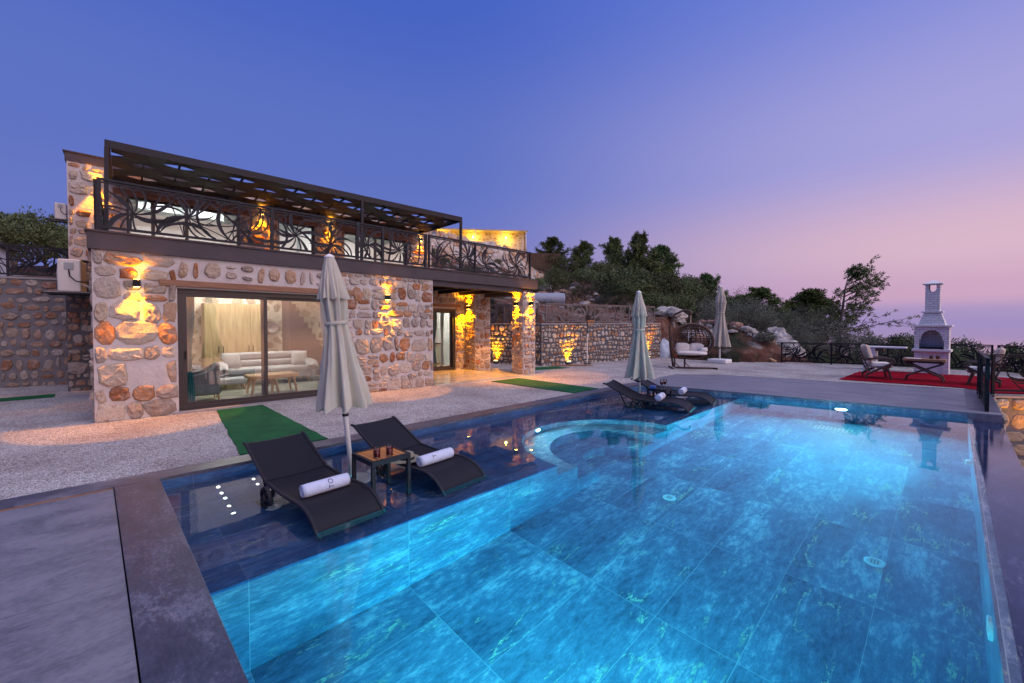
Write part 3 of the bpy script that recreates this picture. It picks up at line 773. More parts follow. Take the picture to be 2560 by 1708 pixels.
def window(u0, u1, z0, z1, n, divs, name='window'):
    f = MB(); w = .06
    f.box(u0, u1, n, n + .08, z1 - w, z1); f.box(u0, u1, n, n + .08, z0, z0 + w)
    f.box(u0, u0 + w, n, n + .08, z0 + w, z1 - w); f.box(u1 - w, u1, n, n + .08, z0 + w, z1 - w)
    for d in divs: f.box(d - .04, d + .04, n + .002, n + .078, z0 + w, z1 - w)
    fr = hobj(name, f, M['frame'])
    p = MB(); p.box(u0 + w, u1 - w, n + .035, n + .043, z0 + w, z1 - w)
    g = obj('pane', p, M['pane'], fr, xf=H)
    return fr
window(.45, 2.95, 3.17, 4.93, 5.15, (.98, 1.70)); window(3.97, 5.05, 3.17, 4.93, 5.15, ()); window(6.0, 8.38, 3.17, 4.93, 5.15, (6.5, 7.18))
# upper interior
mb = MB(); mb.box(-.2, 9.02, 8.6, 8.7, 3.17, 5.5); mb.box(3.4, 3.5, 5.4, 8.6, 3.17, 5.5); mb.box(5.5, 5.6, 5.4, 8.6, 3.17, 5.5)
hobj('upper_room_wall', mb, M['ceiling'])
mb = MB(); mb.box(-.2, 9.02, 5.4, 8.6, 5.44, 5.50); hobj('upper_ceiling', mb, M['ceiling'])
mb = MB(); mb.box(-.2, 9.02, 5.0, 8.6, 3.10, 3.168); hobj('upper_floor', mb, M['rug_floor'])
mb = MB(); mb.box(.7, 2.9, 7.4, 8.5, 5.12, 5.43); hobj('ceiling_drop', mb, M['ceiling'])
for (a, b) in ((4.0, 4.6), (6.4, 7.0)):
    mb = MB(); mb.box(a, b, 8.45, 8.6, 3.17, 5.1); hobj('upper_wardrobe', mb, M['grey_plastic'])
ORD = ['first', 'second', 'third', 'fourth', 'fifth', 'sixth', 'seventh', 'eighth', 'ninth', 'tenth']
def downlight(u, n, z, mat, r=.03, label=''):
    mb = MB(); mb.lathe([(r, 0), (r, -.008), (.002, -.009)], 16)
    p = Hp(u, n, z)
    t = thing('ceiling_downlight', label, 'ceiling light', p, PH, 'recessed ceiling downlights')
    o = obj('lens', mb, mat, t)
    mb = MB(); mb.lathe([(r * 1.02, .002), (r * 1.3, .002), (r * 1.3, -.006), (r * 1.02, -.006)], 16); obj('trim_ring', mb, M['white_paint'], t)
for u, n, lab in ((.9, 6.3, 'first recessed downlight from the left behind the left upper window'), (1.5, 6.3, 'second recessed downlight from the left behind the left upper window'), (2.1, 6.3, 'third recessed downlight from the left behind the left upper window'), (2.7, 6.3, 'fourth recessed downlight from the left behind the left upper window'),
        (1.2, 7.1, 'left rear downlight behind the left upper window'), (2.4, 7.1, 'right rear downlight behind the left upper window'), (.6, 5.8, 'downlight at the left edge just inside the left upper window'),
        (4.2, 6.2, 'left front downlight behind the middle upper window'), (4.8, 6.2, 'right front downlight behind the middle upper window'), (4.5, 7.4, 'rear downlight behind the middle upper window'),
        (6.3, 6.2, 'left front downlight behind the right upper window'), (7.0, 6.2, 'middle front downlight behind the right upper window'), (7.8, 6.2, 'right front downlight behind the right upper window'), (6.7, 7.4, 'left rear downlight behind the right upper window'), (7.6, 7.4, 'right rear downlight behind the right upper window')):
    downlight(u, n, 5.43, M['em_up'], label=lab)
# ground floor interior
mb = MB(); mb.box(.4, 6.02, .4, 4.95, -.1, .03); hobj('living_room_floor', mb, M['rug_floor'])
mb = MB(); mb.box(.4, 6.02, .4, 4.95, 2.75, 2.80); hobj('living_room_ceiling', mb, M['ceiling'])
mb = MB(); mb.box(.4, 6.02, 4.85, 4.95, .03, 2.75); mb.box(5.9, 6.02, .4, 4.85, .03, 2.75); mb.box(.4, .46, .4, 4.85, .03, 2.75)
hobj('living_room_wall', mb, M['stone_in'])
for k, n in enumerate((2.22, 2.80, 3.36, 3.92, 4.45)):
    for u, side in ((2.25, 'left'), (3.1, 'right')): downlight(u, n, 2.745, M['em_down'], label='%s downlight from the glass in the %s living room ceiling row' % (ORD[k], side))
for u, n, lab in ((4.9, 1.8, 'front downlight at the right side of the living room ceiling'), (4.9, 3.3, 'rear downlight at the right side above the stairs'), (1.1, 1.8, 'front downlight at the left side of the living room ceiling'), (1.1, 3.3, 'rear downlight at the left side of the living room ceiling')):
    downlight(u, n, 2.745, M['em_down'], label=lab)
# staircase of dark steps against the back wall
mb = MB(); n = 13; run = .125; rise = .185
for k in range(n): mb.box(4.0 + 0.0, 5.42 - k * run * .9, 4.05, 4.84, .03 + k * rise, .03 + (k + 1) * rise)
hobj('staircase', mb, M['slab'])
# kitchen behind the patio door
mb = MB(); mb.box(6.5, 9.6, 5.2, 5.3, 0, 2.8); mb.box(9.6, 9.7, 2.95, 5.3, 0, 2.8); hobj('kitchen_wall', mb, M['ceiling'])
mb = MB(); mb.box(6.5, 9.6, 2.95, 5.2, -.1, .028); hobj('kitchen_floor', mb, M['rug_floor'])
mb = MB(); mb.box(6.5, 9.6, 2.95, 5.2, 2.76, 2.80); hobj('kitchen_ceiling', mb, M['ceiling'])
mb = MB(); mb.box(8.1, 9.55, 4.55, 5.18, .1, .86); mb.box(8.1, 9.55, 4.85, 5.18, 1.45, 2.2); hobj('kitchen_cabinet', mb, M['kitchen'], bevel=.005)
mb = MB(); mb.box(8.08, 9.57, 4.52, 5.18, .862, .90); hobj('worktop', mb, M['black'])
for u, n, lab in ((7.6, 3.6, 'downlight at the left of the kitchen ceiling'), (8.6, 3.7, 'front middle downlight of the kitchen ceiling'), (8.6, 4.4, 'downlight above the kitchen worktop at its middle'), (9.1, 3.6, 'front right downlight of the kitchen ceiling'), (9.1, 4.4, 'downlight above the right end of the kitchen worktop'), (8.0, 4.2, 'downlight above the left end of the kitchen worktop')):
    downlight(u, n, 2.755, M['em_down'], label=lab)
# lintels and doors on the ground floor
mb = MB(); mb.box(.85, 4.30, -.045, .25, 2.315, 2.43); hobj('door_lintel', mb, M['wood_lintel'], bevel=.012)
mb = MB(); mb.box(7.2, 9.1, 2.55, 2.7, 2.28, 2.38); hobj('door_lintel', mb, M['wood_lintel'], bevel=.012)
def sliding_door(u0, u1, z0, z1, n, mid, parent=villa):
    f = MB(); w = .085
    f.box(u0, u1, n, n + .14, z1 - w, z1); f.box(u0, u1, n, n + .14, z0, z0 + .075)
    f.box(u0, u0 + w, n, n + .14, z0 + .075, z1 - w); f.box(u1 - w, u1, n, n + .14, z0 + .075, z1 - w)
    d = hobj('sliding_door', f, M['frame'], bevel=.004)
    for a, b, o in ((u0 + w, mid + .05, .012), (mid - .05, u1 - w, .075)):
        s = MB(); q = .055
        s.box(a, b, n + o, n + o + .05, z1 - w - q, z1 - w - .001); s.box(a, b, n + o, n + o + .05, z0 + .076, z0 + .076 + q)
        s.box(a, a + q, n + o, n + o + .05, z0 + .076 + q, z1 - w - q); s.box(b - q, b, n + o, n + o + .05, z0 + .076 + q, z1 - w - q)
        lf = obj('sash', s, M['frame'], d, xf=H)
        g = MB(); g.box(a + q, b - q, n + o + .02, n + o + .028, z0 + .076 + q, z1 - w - q)
        obj('pane', g, M['pane'], d, xf=H)
    h = MB(); h.box(u0 + w + .015, u0 + w + .04, n - .02, n + .01, z0 + .95, z0 + 1.1); obj('handle', h, M['black'], d, xf=H)
    return d
sliding_door(1.10, 4.02, .03, 2.285, .10, 2.52)
sliding_door(7.4, 8.92, .03, 2.215, 2.66, 7.95)
mb = MB(); mb.box(1.02, 4.1, -.07, .1, -.1, .03); hobj('door_sill', mb, M['concrete'])

# ---- curtains
def curtain(u, n, w, z0, z1, mat, name, label, pinch=.45):
    t = thing(name, label, 'curtain', Hp(u, n, 0), PH)
    def fn(a, b):
        z = z0 + (z1 - z0) * b
        k = 1 - (1 - pinch) * math.exp(-((b - .36) / .22) ** 2)
        return ((a - .5) * w * k, .035 * math.sin(a * math.pi * 11) * k, z)
    mb = MB(); mb.grid(fn, 66, 20); obj('cloth', mb, mat, t, smooth=True, fixn=False)
    mb = MB(); mb.tube([(-w*.5*pinch-.01, -.05, z0 + (z1-z0)*.36), (0, -.065, z0 + (z1-z0)*.36), (w*.5*pinch+.01, -.05, z0 + (z1-z0)*.36)], .012, 6); obj('tieback', mb, mat, t)
curtain(1.28, .42, .22, .05, 2.6, M['teal_curtain'], 'curtain', 'narrow teal curtain at the left edge of the living room glass', .5)
curtain(3.90, .48, .40, .05, 2.6, M['sheer'], 'curtain', 'white sheer curtain at the right edge of the living room glass')
curtain(8.32, 3.05, .24, .05, 2.5, M['teal_curtain'], 'curtain', 'teal tied curtain behind the patio glass door', .4)
curtain(8.66, 3.07, .15, .05, 2.5, M['sheer'], 'curtain', 'white curtain at the right side of the patio glass door', .55)

# ---- living room furniture
def place(t, u, n, z=.03, rz=0): t.location = Hp(u, n, z); t.rotation_euler = (0, 0, PH + rz); return t
s = place(thing('sofa', 'long light grey sofa with padded arms seen through the glass door', 'sofa'), 3.2, 3.25)
mb = MB(); mb.box(-1.02, 1.02, -.42, .40, .14, .30); obj('base', mb, M['sofa'], s, bevel=.04)
for x in (-.52, .52):
    mb = MB(); mb.box(x - .50, x + .50, -.46, .22, .30, .45); obj('seat_cushion', mb, M['sofa'], s, bevel=.06, seg=4)
for z0, z1, y in ((.45, .62, .16), (.62, .82, .24)):
    mb = MB(); mb.box(-.98, .98, y, y + .2, z0, z1); obj('back_cushion', mb, M['sofa'], s, bevel=.07, seg=4)
for sg in (-1, 1):
    def fn(a, b, sg=sg):
        y = -.5 + .9 * b; w = .16 + .03 * math.sin(b * 3); th = .075
        zc = .50 + .05 * math.sin(b * math.pi) - .12 * max(0, .3 - b) / .3
        return (sg * (1.08 + (w) * math.cos(2*math.pi*a)), y, zc + th * math.sin(2*math.pi*a) - .04 * math.cos(2*math.pi*a) )
    mb = MB(); mb.grid(fn, 16, 12, True); mb.box(min(sg*.98, sg*1.16), max(sg*.98, sg*1.16), -.4, .38, .14, .48); obj('arm', mb, M['sofa'], s, smooth=True)
for x, y in ((-.95, -.36), (.95, -.36), (-.95, .34), (.95, .34)):
    mb = MB(); mb.tube([(x, y, .15), (x * 1.04, y, 0)], [.03, .018], 8); obj('leg', mb, M['wood_leg'], s)
def pillow(x, rz, lab):
    p = place(thing('throw_pillow', lab, 'pillow'), 3.2 + x, 3.02, .50, rz)
    p.rotation_euler = (R(-22), 0, PH + rz)
    def fn(a, b):
        X = (a - .5) * .40; Z = b * .40; e = (1 - (2*a-1)**4) * (1 - (2*b-1)**4)
        return X, Z, e
    mb = MB()
    mb.grid(lambda a, b: (fn(a,b)[0], -.075 * fn(a,b)[2], fn(a,b)[1]), 12, 12); mb.grid(lambda a, b: (fn(a,b)[0], .075 * fn(a,b)[2], fn(a,b)[1]), 12, 12)
    obj('cover', mb, M['sofa'], p, smooth=True)
pillow(-.78, R(14), 'pale square pillow leaning at the left end of the grey sofa'); pillow(.78, R(-14), 'pale square pillow leaning at the right end of the grey sofa')
def arm_chair(u, n, rz, lab):
    a = place(thing('upholstered_armchair', lab, 'armchair', group='slate armchairs in the living room'), u, n, .03, rz)
    mb = MB(); mb.box(-.40, .40, -.38, .32, .16, .34); obj('base', mb, M['armchair_grey'], a, bevel=.06, seg=4)
    mb = MB(); mb.box(-.29, .29, -.36, .22, .34, .46); obj('seat_cushion', mb, M['armchair_grey'], a, bevel=.05, seg=4)
    def fn(p, q):
        an = math.pi * (-.06 + 1.12 * p); h = .56 + .20 * math.sin(math.pi * p) ** 2
        return (.41 * math.cos(an), -.1 + .44 * math.sin(an), .2 + (h - .2) * q)
    def fn2(p, q):
        an = math.pi * (-.06 + 1.12 * p); h = .56 + .20 * math.sin(math.pi * p) ** 2
        return (.31 * math.cos(an), -.1 + .34 * math.sin(an), .2 + (h - .2) * q)
    mb = MB(); mb.grid(fn, 28, 6); mb.grid(fn2, 28, 6)
    mb.grid(lambda p, q: tuple(Vector(fn(p, 1)).lerp(Vector(fn2(p, 1)), q) + Vector((0, 0, .03 * math.sin(math.pi * q)))), 28, 4)
    mb.grid(lambda p, q: tuple(Vector(fn(round(p), q)).lerp(Vector(fn2(round(p), q)), .5 if 0 < p < 1 else p)), 1, 6)
    obj('backrest', mb, M['armchair_grey'], a, smooth=True)
    for x, y in ((-.3, -.3), (.3, -.3), (-.3, .26), (.3, .26)):
        mb = MB(); mb.tube([(x, y, .18), (x * 1.15, y * 1.15, 0)], [.026, .014], 8); obj('leg', mb, M['wood_leg'], a)
arm_chair(1.52, 1.05, R(-90), 'slate grey armchair just inside the glass with its back to the view')
arm_chair(1.55, 2.45, R(90), 'slate grey tub armchair beside the left end of the sofa')
def coffee_table(u, n, rz, lab):
    a = place(thing('coffee_table', lab, 'coffee table', group='wooden coffee tables in front of the sofa'), u, n, .03, rz)
    mb = MB(); mb.box(-.31, .31, -.30, .30, .36, .44); obj('tabletop', mb, M['wood_leg'], a, bevel=.02)
    for x, y in ((-.24, -.24), (.24, -.24), (-.24, .24), (.24, .24)):
        mb = MB(); mb.tube([(x * .85, y * .85, .37), (x * 1.12, y * 1.12, 0)], [.04, .02], 8); obj('leg', mb, M['wood_leg'], a)
coffee_table(2.72, 1.32, 0, 'left low wooden coffee table with splayed legs before the sofa'); coffee_table(3.12, 1.36, 0, 'right low wooden coffee table with splayed legs before the sofa')
p = place(thing('footstool', 'low grey upholstered footstool at the left end of the sofa', 'footstool'), 2.25, 2.6, .03)
mb = MB(); mb.box(-.36, .36, -.22, .22, .13, .27); obj('cushion', mb, M['sofa'], p, bevel=.05, seg=4)
for x, y in ((-.28, -.15), (.28, -.15), (-.28, .15), (.28, .15)):
    mb = MB(); mb.tube([(x, y, .14), (x * 1.1, y * 1.1, 0)], [.028, .016], 8); obj('leg', mb, M['wood_leg'], p)
w = place(thing('wardrobe', 'tall oak wardrobe with four doors against the stone back wall', 'wardrobe'), 2.62, 4.55, .03)
mb = MB(); mb.box(-.66, .78, -.28, .28, 0, 2.15); obj('carcass', mb, M['wood_oak'], w)
for k in range(4):
    x0 = -.65 + k * .3575
    for z0, z1 in ((.06, .55), (.56, 2.13)):
        mb = MB(); mb.box(x0 + .003, x0 + .354, -.30, -.282, z0, z1); d = obj('door', mb, M['wood_oak'], w)
        mb = MB(); hx = x0 + (.30 if k % 2 == 0 else .05); mb.box(hx, hx + .015, -.325, -.30, (z1 - .16) if z1 < 1 else .80, (z1 - .04) if z1 < 1 else .98); obj('handle', mb, M['black'], d)
w = place(thing('round_mirror', 'small round silver framed mirror on the stone wall beside the stairs', 'mirror'), 3.72, 4.83, 1.52)
w.rotation_euler = (R(90), 0, PH)
mb = MB(); mb.lathe([(.0, .0), (.13, .0), (.17, .01), (.18, .03), (.15, .04), (.13, .03)], 28); obj('frame', mb, M['steel'], w, smooth=True)
mb = MB(); mb.lathe([(.128, .018), (.001, .019)], 28); obj('glass', mb, M['steel'], w)

# ------------------------------------------------------------------ wall lamps (up and down)
def wall_lamp(pos, rz, lab, e_dn=30, e_up=22, dn_size=72, up_size=112):
    t = thing('wall_lamp', lab, 'wall lamp', pos, rz, 'up and down wall lamps')
    mb = MB(); mb.box(-.05, .05, -.13, -.03, -.06, .06); mb.box(-.03, .03, -.031, 0, -.05, .05)
    obj('housing', mb, M['black'], t, bevel=.004)
    for sg in (1, -1):
        mb = MB(); mb.box(-.04, .04, -.12, -.04, sg * .062 - .001, sg * .062 + .001); obj('lens', mb, M['em_warm'], t)
        l = bpy.data.lights.new('lamp_light', 'SPOT'); l.energy = 1.15 * e_up if sg > 0 else 5.6 * e_dn; l.color = (1, .34, .0)
        l.spot_size = R(up_size if sg > 0 else dn_size); l.spot_blend = .6 if sg > 0 else .12; l.shadow_soft_size = .045
        o = bpy.data.objects.new('lamp_light', l); COL.objects.link(o); o.parent = t
        o.location = (0, -.10, sg * .085); o.rotation_euler = (R(180) if sg > 0 else 0, 0, 0)
    return t
wall_lamp(Hp(.55, 0, 2.33), PH, 'glowing up and down wall lamp left of the wooden door lintel', 52, 30)
wall_lamp(Hp(5.12, 0, 2.32), PH, 'glowing up and down wall lamp on the stone wall between umbrella and patio', 46, 26)
wall_lamp(Hp(9.93, -.02, 2.37), PH, 'glowing lamp on the pool side of the corner pillar', 50, 80, 100, 115)
wall_lamp(Hp(9.67, .24, 2.36), PH - R(90), 'glowing lamp on the patio side of the corner pillar', 56, 90, 110, 120)
wall_lamp(Hp(9.3, 2.28, 2.28), PH - R(90), 'glowing lamp on the inner pillar beside the patio door', 76, 120, 125, 130)
for u, lab in ((-.08, 'glowing lamp at the left end of the upper stone wall'), (3.49, 'glowing lamp between the first and second upper windows'), (5.53, 'glowing lamp between the second and third upper windows'), (8.90, 'glowing lamp at the right end of the upper stone wall')):
    wall_lamp(Hp(u, 5.0, 5.06), PH, lab, 40, 30)

# ------------------------------------------------------------------ laser cut railings
def leaf_panel(x0, x1, z0, z1, seed, dens=1.0, nflow=None, th=.008):
    rnd = random.Random(seed); mb = MB(); Hh = z1 - z0; Wd = x1 - x0
    def clip(pts, ws):
        out = []; wo = []
        for p, w in zip(pts, ws):
            if x0 <= p[0] <= x1 and z0 <= p[1] <= z1: out.append((p[0], 0, p[1])); wo.append(w)
            else:
                q = (min(x1, max(x0, p[0])), 0, min(z1, max(z0, p[1])))
                out.append(q); wo.append(w); break
        if len(out) > 2: mb.ribbon(out, wo, (0, 1, 0), th)
    k = [0]
    def curve(x, z, a, L, curv, w, taper='leaf', n=16):
        pts = []; ws = []; ds = L / n
        for i in range(n + 1):
            t = i / n; pts.append((x, z))
            if taper == 'leaf': ws.append(.016 + w * math.sin(math.pi * min(1, t * 1.05)) ** 1.3)
            else: ws.append(w * (1 - .35 * t))
            x += math.cos(a) * ds; z += math.sin(a) * ds; a += curv * ds * (1.2 - .4 * t)
        clip(pts, ws)
    n = nflow or max(1, int(round(Wd / .95)))
    for f in range(n):
        cx = x0 + Wd * (f + .5 + rnd.uniform(-.18, .18)) / n; cz = z0 + Hh * rnd.uniform(.2, .5)
        m = int(12 * dens); a0 = rnd.uniform(0, 6.28); cs = rnd.choice((-1, 1))
        for i in range(m):
            a = a0 + i * 2 * math.pi / m + rnd.uniform(-.15, .15)
            curve(cx, cz, a, rnd.uniform(.35, .85), cs * rnd.uniform(1.2, 3.6), rnd.choice((.014, .019, .045, .06)))
    for i in range(int(Wd * 4.5 * dens)):
        x = x0 + Wd * rnd.random(); z = z0 + (0 if rnd.random() < .6 else Hh)
        a = (math.pi / 2 if z == z0 else -math.pi / 2) + rnd.uniform(-1.1, 1.1)
        curve(x, z, a, rnd.uniform(.6, 1.4), rnd.uniform(-2.4, 2.4), rnd.choice((.019, .022, .024, .05)), rnd.choice(('leaf', 'stem', 'stem')), 20)
    for i in range(int(Wd * 1.6 * dens)):
        z = z0 + Hh * rnd.random(); x = x0 + Wd * rnd.random()
        curve(x, z, rnd.uniform(-.5, .5) + (0 if rnd.random() < .5 else math.pi), rnd.uniform(.7, 1.5), rnd.uniform(-1.8, 1.8), .021, 'stem', 20)
    return mb
def rail_run(t, stations, z0, z1, seed, mat, pw=.05, zb=None, dens=1.0, skip=()):
    # stations: post positions along local x
    zb = z0 - .06 if zb is None else zb
    for s in stations:
        mb = MB(); mb.box(s - pw/2, s + pw/2, -pw/2, pw/2, zb, z1 - .035); obj('post', mb, mat, t)
    mb = MB(); mb.box(stations[0] - pw/2, stations[-1] + pw/2, -.03, .03, z1 - .034, z1); obj('top_rail', mb, mat, t)
    mb = MB()
    for a, b in zip(stations[:-1], stations[1:]):
        mb.box(a + pw/2, b - pw/2, -.02, .02, z0, z0 + .04); mb.box(a + pw/2, b - pw/2, -.012, .012, z1 - .075, z1 - .05)
    obj('bottom_rail', mb, mat, t)
    for i, (a, b) in enumerate(zip(stations[:-1], stations[1:])):
        obj('leaf_panel', leaf_panel(a + pw/2, b - pw/2, z0 + .04, z1 - .075, seed + i, dens), mat, t, fixn=False)
def rail_thing(label, a, b, group='laser cut leaf railings'):
    a = Vector(a); b = Vector(b); d = b - a
    t = thing('leaf_railing', label, 'railing', a, math.atan2(d.y, d.x), group, ry=-math.atan2(d.z, math.hypot(d.x, d.y)))
    return t, d.length
b0 = Hp(0.09, .03, 3.17)
t, L = rail_thing('dark leaf patterned railing along the villa balcony above the glass door', b0, Hp(6.25, .03, 3.17))
rail_run(t, [0, 2.56, 4.33, 4.95, L - .03], .05, .87, 11, M['rail_metal'], .06, -.0)
t, L = rail_thing('dark leaf patterned balcony railing over the lamplit patio', Hp(6.32, .03, 3.17), Hp(10.02, .03, 3.17))
rail_run(t, [0, 1.5, L - .03], .05, .87, 31, M['rail_metal'], .05, 0)
t, L = rail_thing('short leaf railing at the left side of the balcony', Hp(0.06, .12, 3.17), Hp(.06, 4.9, 3.17))
rail_run(t, [0.05, 1.6, 3.2, L - .03], .05, .87, 41, M['rail_metal'], .05, 0)

# pergola of woven boards on the balcony
pg = thing('woven_pergola', 'flat dark steel pergola with woven wide boards over the balcony', 'pergola', Hp(.1, 2.1, 3.17), PH, ry=R(.95))
zt = 2.16; PL = 8.72; PD = 2.86
mb = MB(); mb.box(0, PL, 0, .08, zt - .15, zt); obj('front_beam', mb, M['metal_dark'], pg)
mb = MB(); mb.box(0, .08, .08, PD, zt - .15, zt - .01); obj('side_beam', mb, M['metal_dark'], pg)
mb = MB(); mb.box(PL - .08, PL, .08, PD, zt - .15, zt - .01); obj('side_beam', mb, M['metal_dark'], pg)
mb = MB(); mb.box(.08, PL - .08, PD - .06, PD, zt - .15, zt - .01); obj('rear_beam', mb, M['metal_dark'], pg)
for x in (.03, 5.3, PL - .03):
    mb = MB(); mb.box(x - .035, x + .035, .002, .072, 0, zt - .151); obj('post', mb, M['metal_dark'], pg)
mb = MB(); cross = .62; nb = int(PL / cross)
for k in range(1, nb + 1): mb.box(k * cross - .02, k * cross + .02, .08, PD - .06, zt - .10, zt - .06)
o = obj('cross_bars', mb, M['metal_dark'], pg)
ns = 5; sw = (PD - .16) / ns
for i in range(ns):
    mb = MB(); y0 = .09 + i * sw; y1 = y0 + sw - .012
    def top(a, b, i=i, y0=y0, y1=y1):
        x = .09 + (PL - .18) * a
        z = zt - .08 + .04 * math.sin(math.pi * (x / cross + .5) + math.pi * i)
        return (x, y0 + (y1 - y0) * b, z)
    mb.grid(top, 150, 1)
    mb.grid(lambda a, b: tuple(Vector(top(a, b)) + Vector((0, 0, -.012))), 150, 1)
    obj('woven_board', mb, M['pergola_slat'], pg, smooth=False, fixn=False)

# ------------------------------------------------------------------ air conditioners
def ac_unit(pos, rz, s, lab):
    a = thing('air_conditioner', lab, 'air conditioner', pos, rz, 'outdoor air conditioning units'); a.scale = (s, s, s)
    mb = MB(); mb.box(-.19, .19, -.42, .42, 0, .74); obj('casing', mb, M['ac_white'], a, bevel=.03, seg=3)
    mb = MB(); mb.lathe([(.27, 0), (.27, .012), (.24, .02), (.03, .02), (.001, .025)], 28); 
    mb.v = [(-.19 - z, y - .1, .38 + x) for x, y, z in mb.v]; obj('fan_grille', mb, M['grey_plastic'], a)
    mb = MB(); mb.box(-.08, .08, -.435, -.4205, .50, .66); obj('access_cover', mb, M['grey_plastic'], a, bevel=.006)
    mb = MB(); mb.tube([(0, -.44, .5), (.02, -.5, .35), (.12, -.5, .24), (.28, -.4, .22), (.42, -.36, .24)], .013, 8); obj('cable', mb, M['black'], a, smooth=True)
    for y in (-.46, -.36):
        mb = MB(); mb.tube([(.2, y + .08, .18), (.32, y + .06, .12), (.42, y + .08, .16), (.42, y + .1, .5)], .02, 8); obj('pipe', mb, M['grey_plastic'] if y < -.4 else M['black'], a, smooth=True)
    for y in (-.36, .30):
        mb = MB(); mb.box(-.46, .46, y - .025, y + .025, -.055, -.015); mb.box(.42, .46, y - .02, y + .02, -.4, -.056); obj('bracket', mb, M['metal_dark'], a)
    mb = MB(); mb.box(-.42, .44, -.39, .35, -.013, -.002); obj('tray', mb, M['grey_plastic'], a)
    mb = MB(); mb.tube([(.44, -.36, -.05), (.5, -.4, .1), (.46, -.35, .3)], .03, 8)
ac_unit(Hp(-.50, 4.35, 2.34), PH + R(-4), .98, 'cream air conditioner unit hung beside the lower villa corner')
ac_unit(Hp(-.80, 6.3, 4.28), PH, .55, 'small air conditioner unit high on the side of the upper storey')

# ------------------------------------------------------------------ retaining walls and their railings
def wall_run(name, label, pts, z0, z1, th, mat, cap=None, stones=None, seed=1, big=1.0, **kw):
    # thick wall along a polyline; face towards the terrace
    a = thing(name, label, 'wall', (pts[0][0], pts[0][1], z0), 0)
    o = Vector((pts[0][0], pts[0][1]))
    n = len(pts); P = [Vector(p) for p in pts]; back = []
    for i in range(n):
        d = (P[min(i+1, n-1)] - P[max(i-1, 0)]).normalized(); back.append(P[i] + Vector((-d.y, d.x)) * th)
    poly = [p - o for p in P] + [p - o for p in reversed(back)]
    mb = MB(); mb.prism([tuple(p) for p in poly], 0, z1 - z0); st = None
    if stones:
        st = MB()
        for i in range(n - 1):
            A_ = P[i] - o; D_ = (P[i+1] - P[i]); L_ = D_.length; D_.normalize(); N_ = Vector((D_.y, -D_.x))
            stone_face(st, lambda x, z, d: (A_.x + D_.x * x + N_.x * d, A_.y + D_.y * x + N_.y * d, z), L_, z1 - z0, seed + i, (.13 * big, .22 * big), (.13 * big, .27 * big), (.045, .075), (.015, .045), (2.0, 3.2), **kw)
    obj('stonework', mb, mat, a, second=(st, stones) if st else None)
    if cap:
        fr = []
        for i in range(n):
            d = (P[min(i+1, n-1)] - P[max(i-1, 0)]).normalized(); nn = Vector((-d.y, d.x))
            fr.append((P[i] - nn * .03 - o, P[i] + nn * (th + .02) - o))
        poly = [tuple(p[0]) for p in fr] + [tuple(p[1]) for p in reversed(fr)]
        mb = MB(); mb.prism(poly, z1 - z0 + .001, z1 - z0 + .05); obj('coping', mb, cap, a)
    return a
wall_run('retaining_wall', 'grey mortared stone retaining wall behind the gravel terrace with orange uplights', [(12.3, 11.02), (19.2, 9.66)], -.3, 1.58, .45, M['mortar_grey'], M['concrete'], M['stones_ret'], 41)
wall_run('retaining_wall', 'stone retaining wall glimpsed through the lit patio', [(11.05, 16.2), (12.32, 11.06)], -.3, 1.58, .5, M['mortar_grey'], M['concrete'], M['stones_ret'], 51)
wall_run('retaining_wall', 'tall dark stone retaining wall at the left behind the air conditioner', [(-14, 18.6), (-1.68, 16.9), (.2, 16.4)], -.3, 2.78, .5, M['mortar_dark'], M['concrete'], M['stones_dark'], 61, 1.45)
t, L = rail_thing('leaf patterned railing on top of the long grey retaining wall', (12.75, 11.2, 1.62), (19.0, 9.86, 1.62))
rail_run(t, [0.03, 2.6, 4.7, 5.9, L - .03], .05, .80, 51, M['rail_lit'], .045, 0, 1.3)
t, L = rail_thing('dark leaf railing behind the patio opening', (11.35, 15.9, 1.62), (12.55, 11.35, 1.62))
rail_run(t, [0.03, 1.6, 3.1, L - .03], .05, .80, 61, M['rail_lit'], .045, 0, 1.3)
t, L = rail_thing('dark leaf railing on the left retaining wall', (-9, 18.15, 2.83), (0.1, 16.66, 2.83))
rail_run(t, [0.03, 2, 4, 6, 7.6, L - .03], .05, .82, 71, M['rail_metal'], .05, 0, 1.2)
# terrace edge railings
t, L = rail_thing('black leaf railing along the far edge of the gravel by the olive bushes', (20.45, 5.0, 0), (21.75, .2, 0))
rail_run(t, [0.03, 1.7, 3.4, L - .03], .06, .85, 81, M['black'], .05, 0)
t, L = rail_thing('black leaf railing at the far terrace edge right of the barbecue', (21.75, .1, 0), (21.85, -.95, 0))
rail_run(t, [0.03, L - .03], .06, .9, 86, M['black'], .05, 0)
t, L = rail_thing('black leaf railing receding along the far right terrace edge', (21.85, -1.05, 0), (17.7, -4.7, 0))
rail_run(t, [0.03, 1.9, 3.7, L - .03], .06, .9, 88, M['black'], .05, 0)
t, L = rail_thing('narrow black railing standing at the far pool corner', (11.80, -.45, 0), (14.72, -.42, 0))
rail_run(t, [0.03, 1.95, L - .03], .06, 1.0, 91, M['black'], .055, 0)
t, L = rail_thing('black leaf railing on the terrace edge above the lamplit wall', (14.80, -.62, 0), (17.5, -4.68, 0))
rail_run(t, [0.03, 1.3, 2.9, L - .03], .08, .93, 95, M['black'], .05, 0)
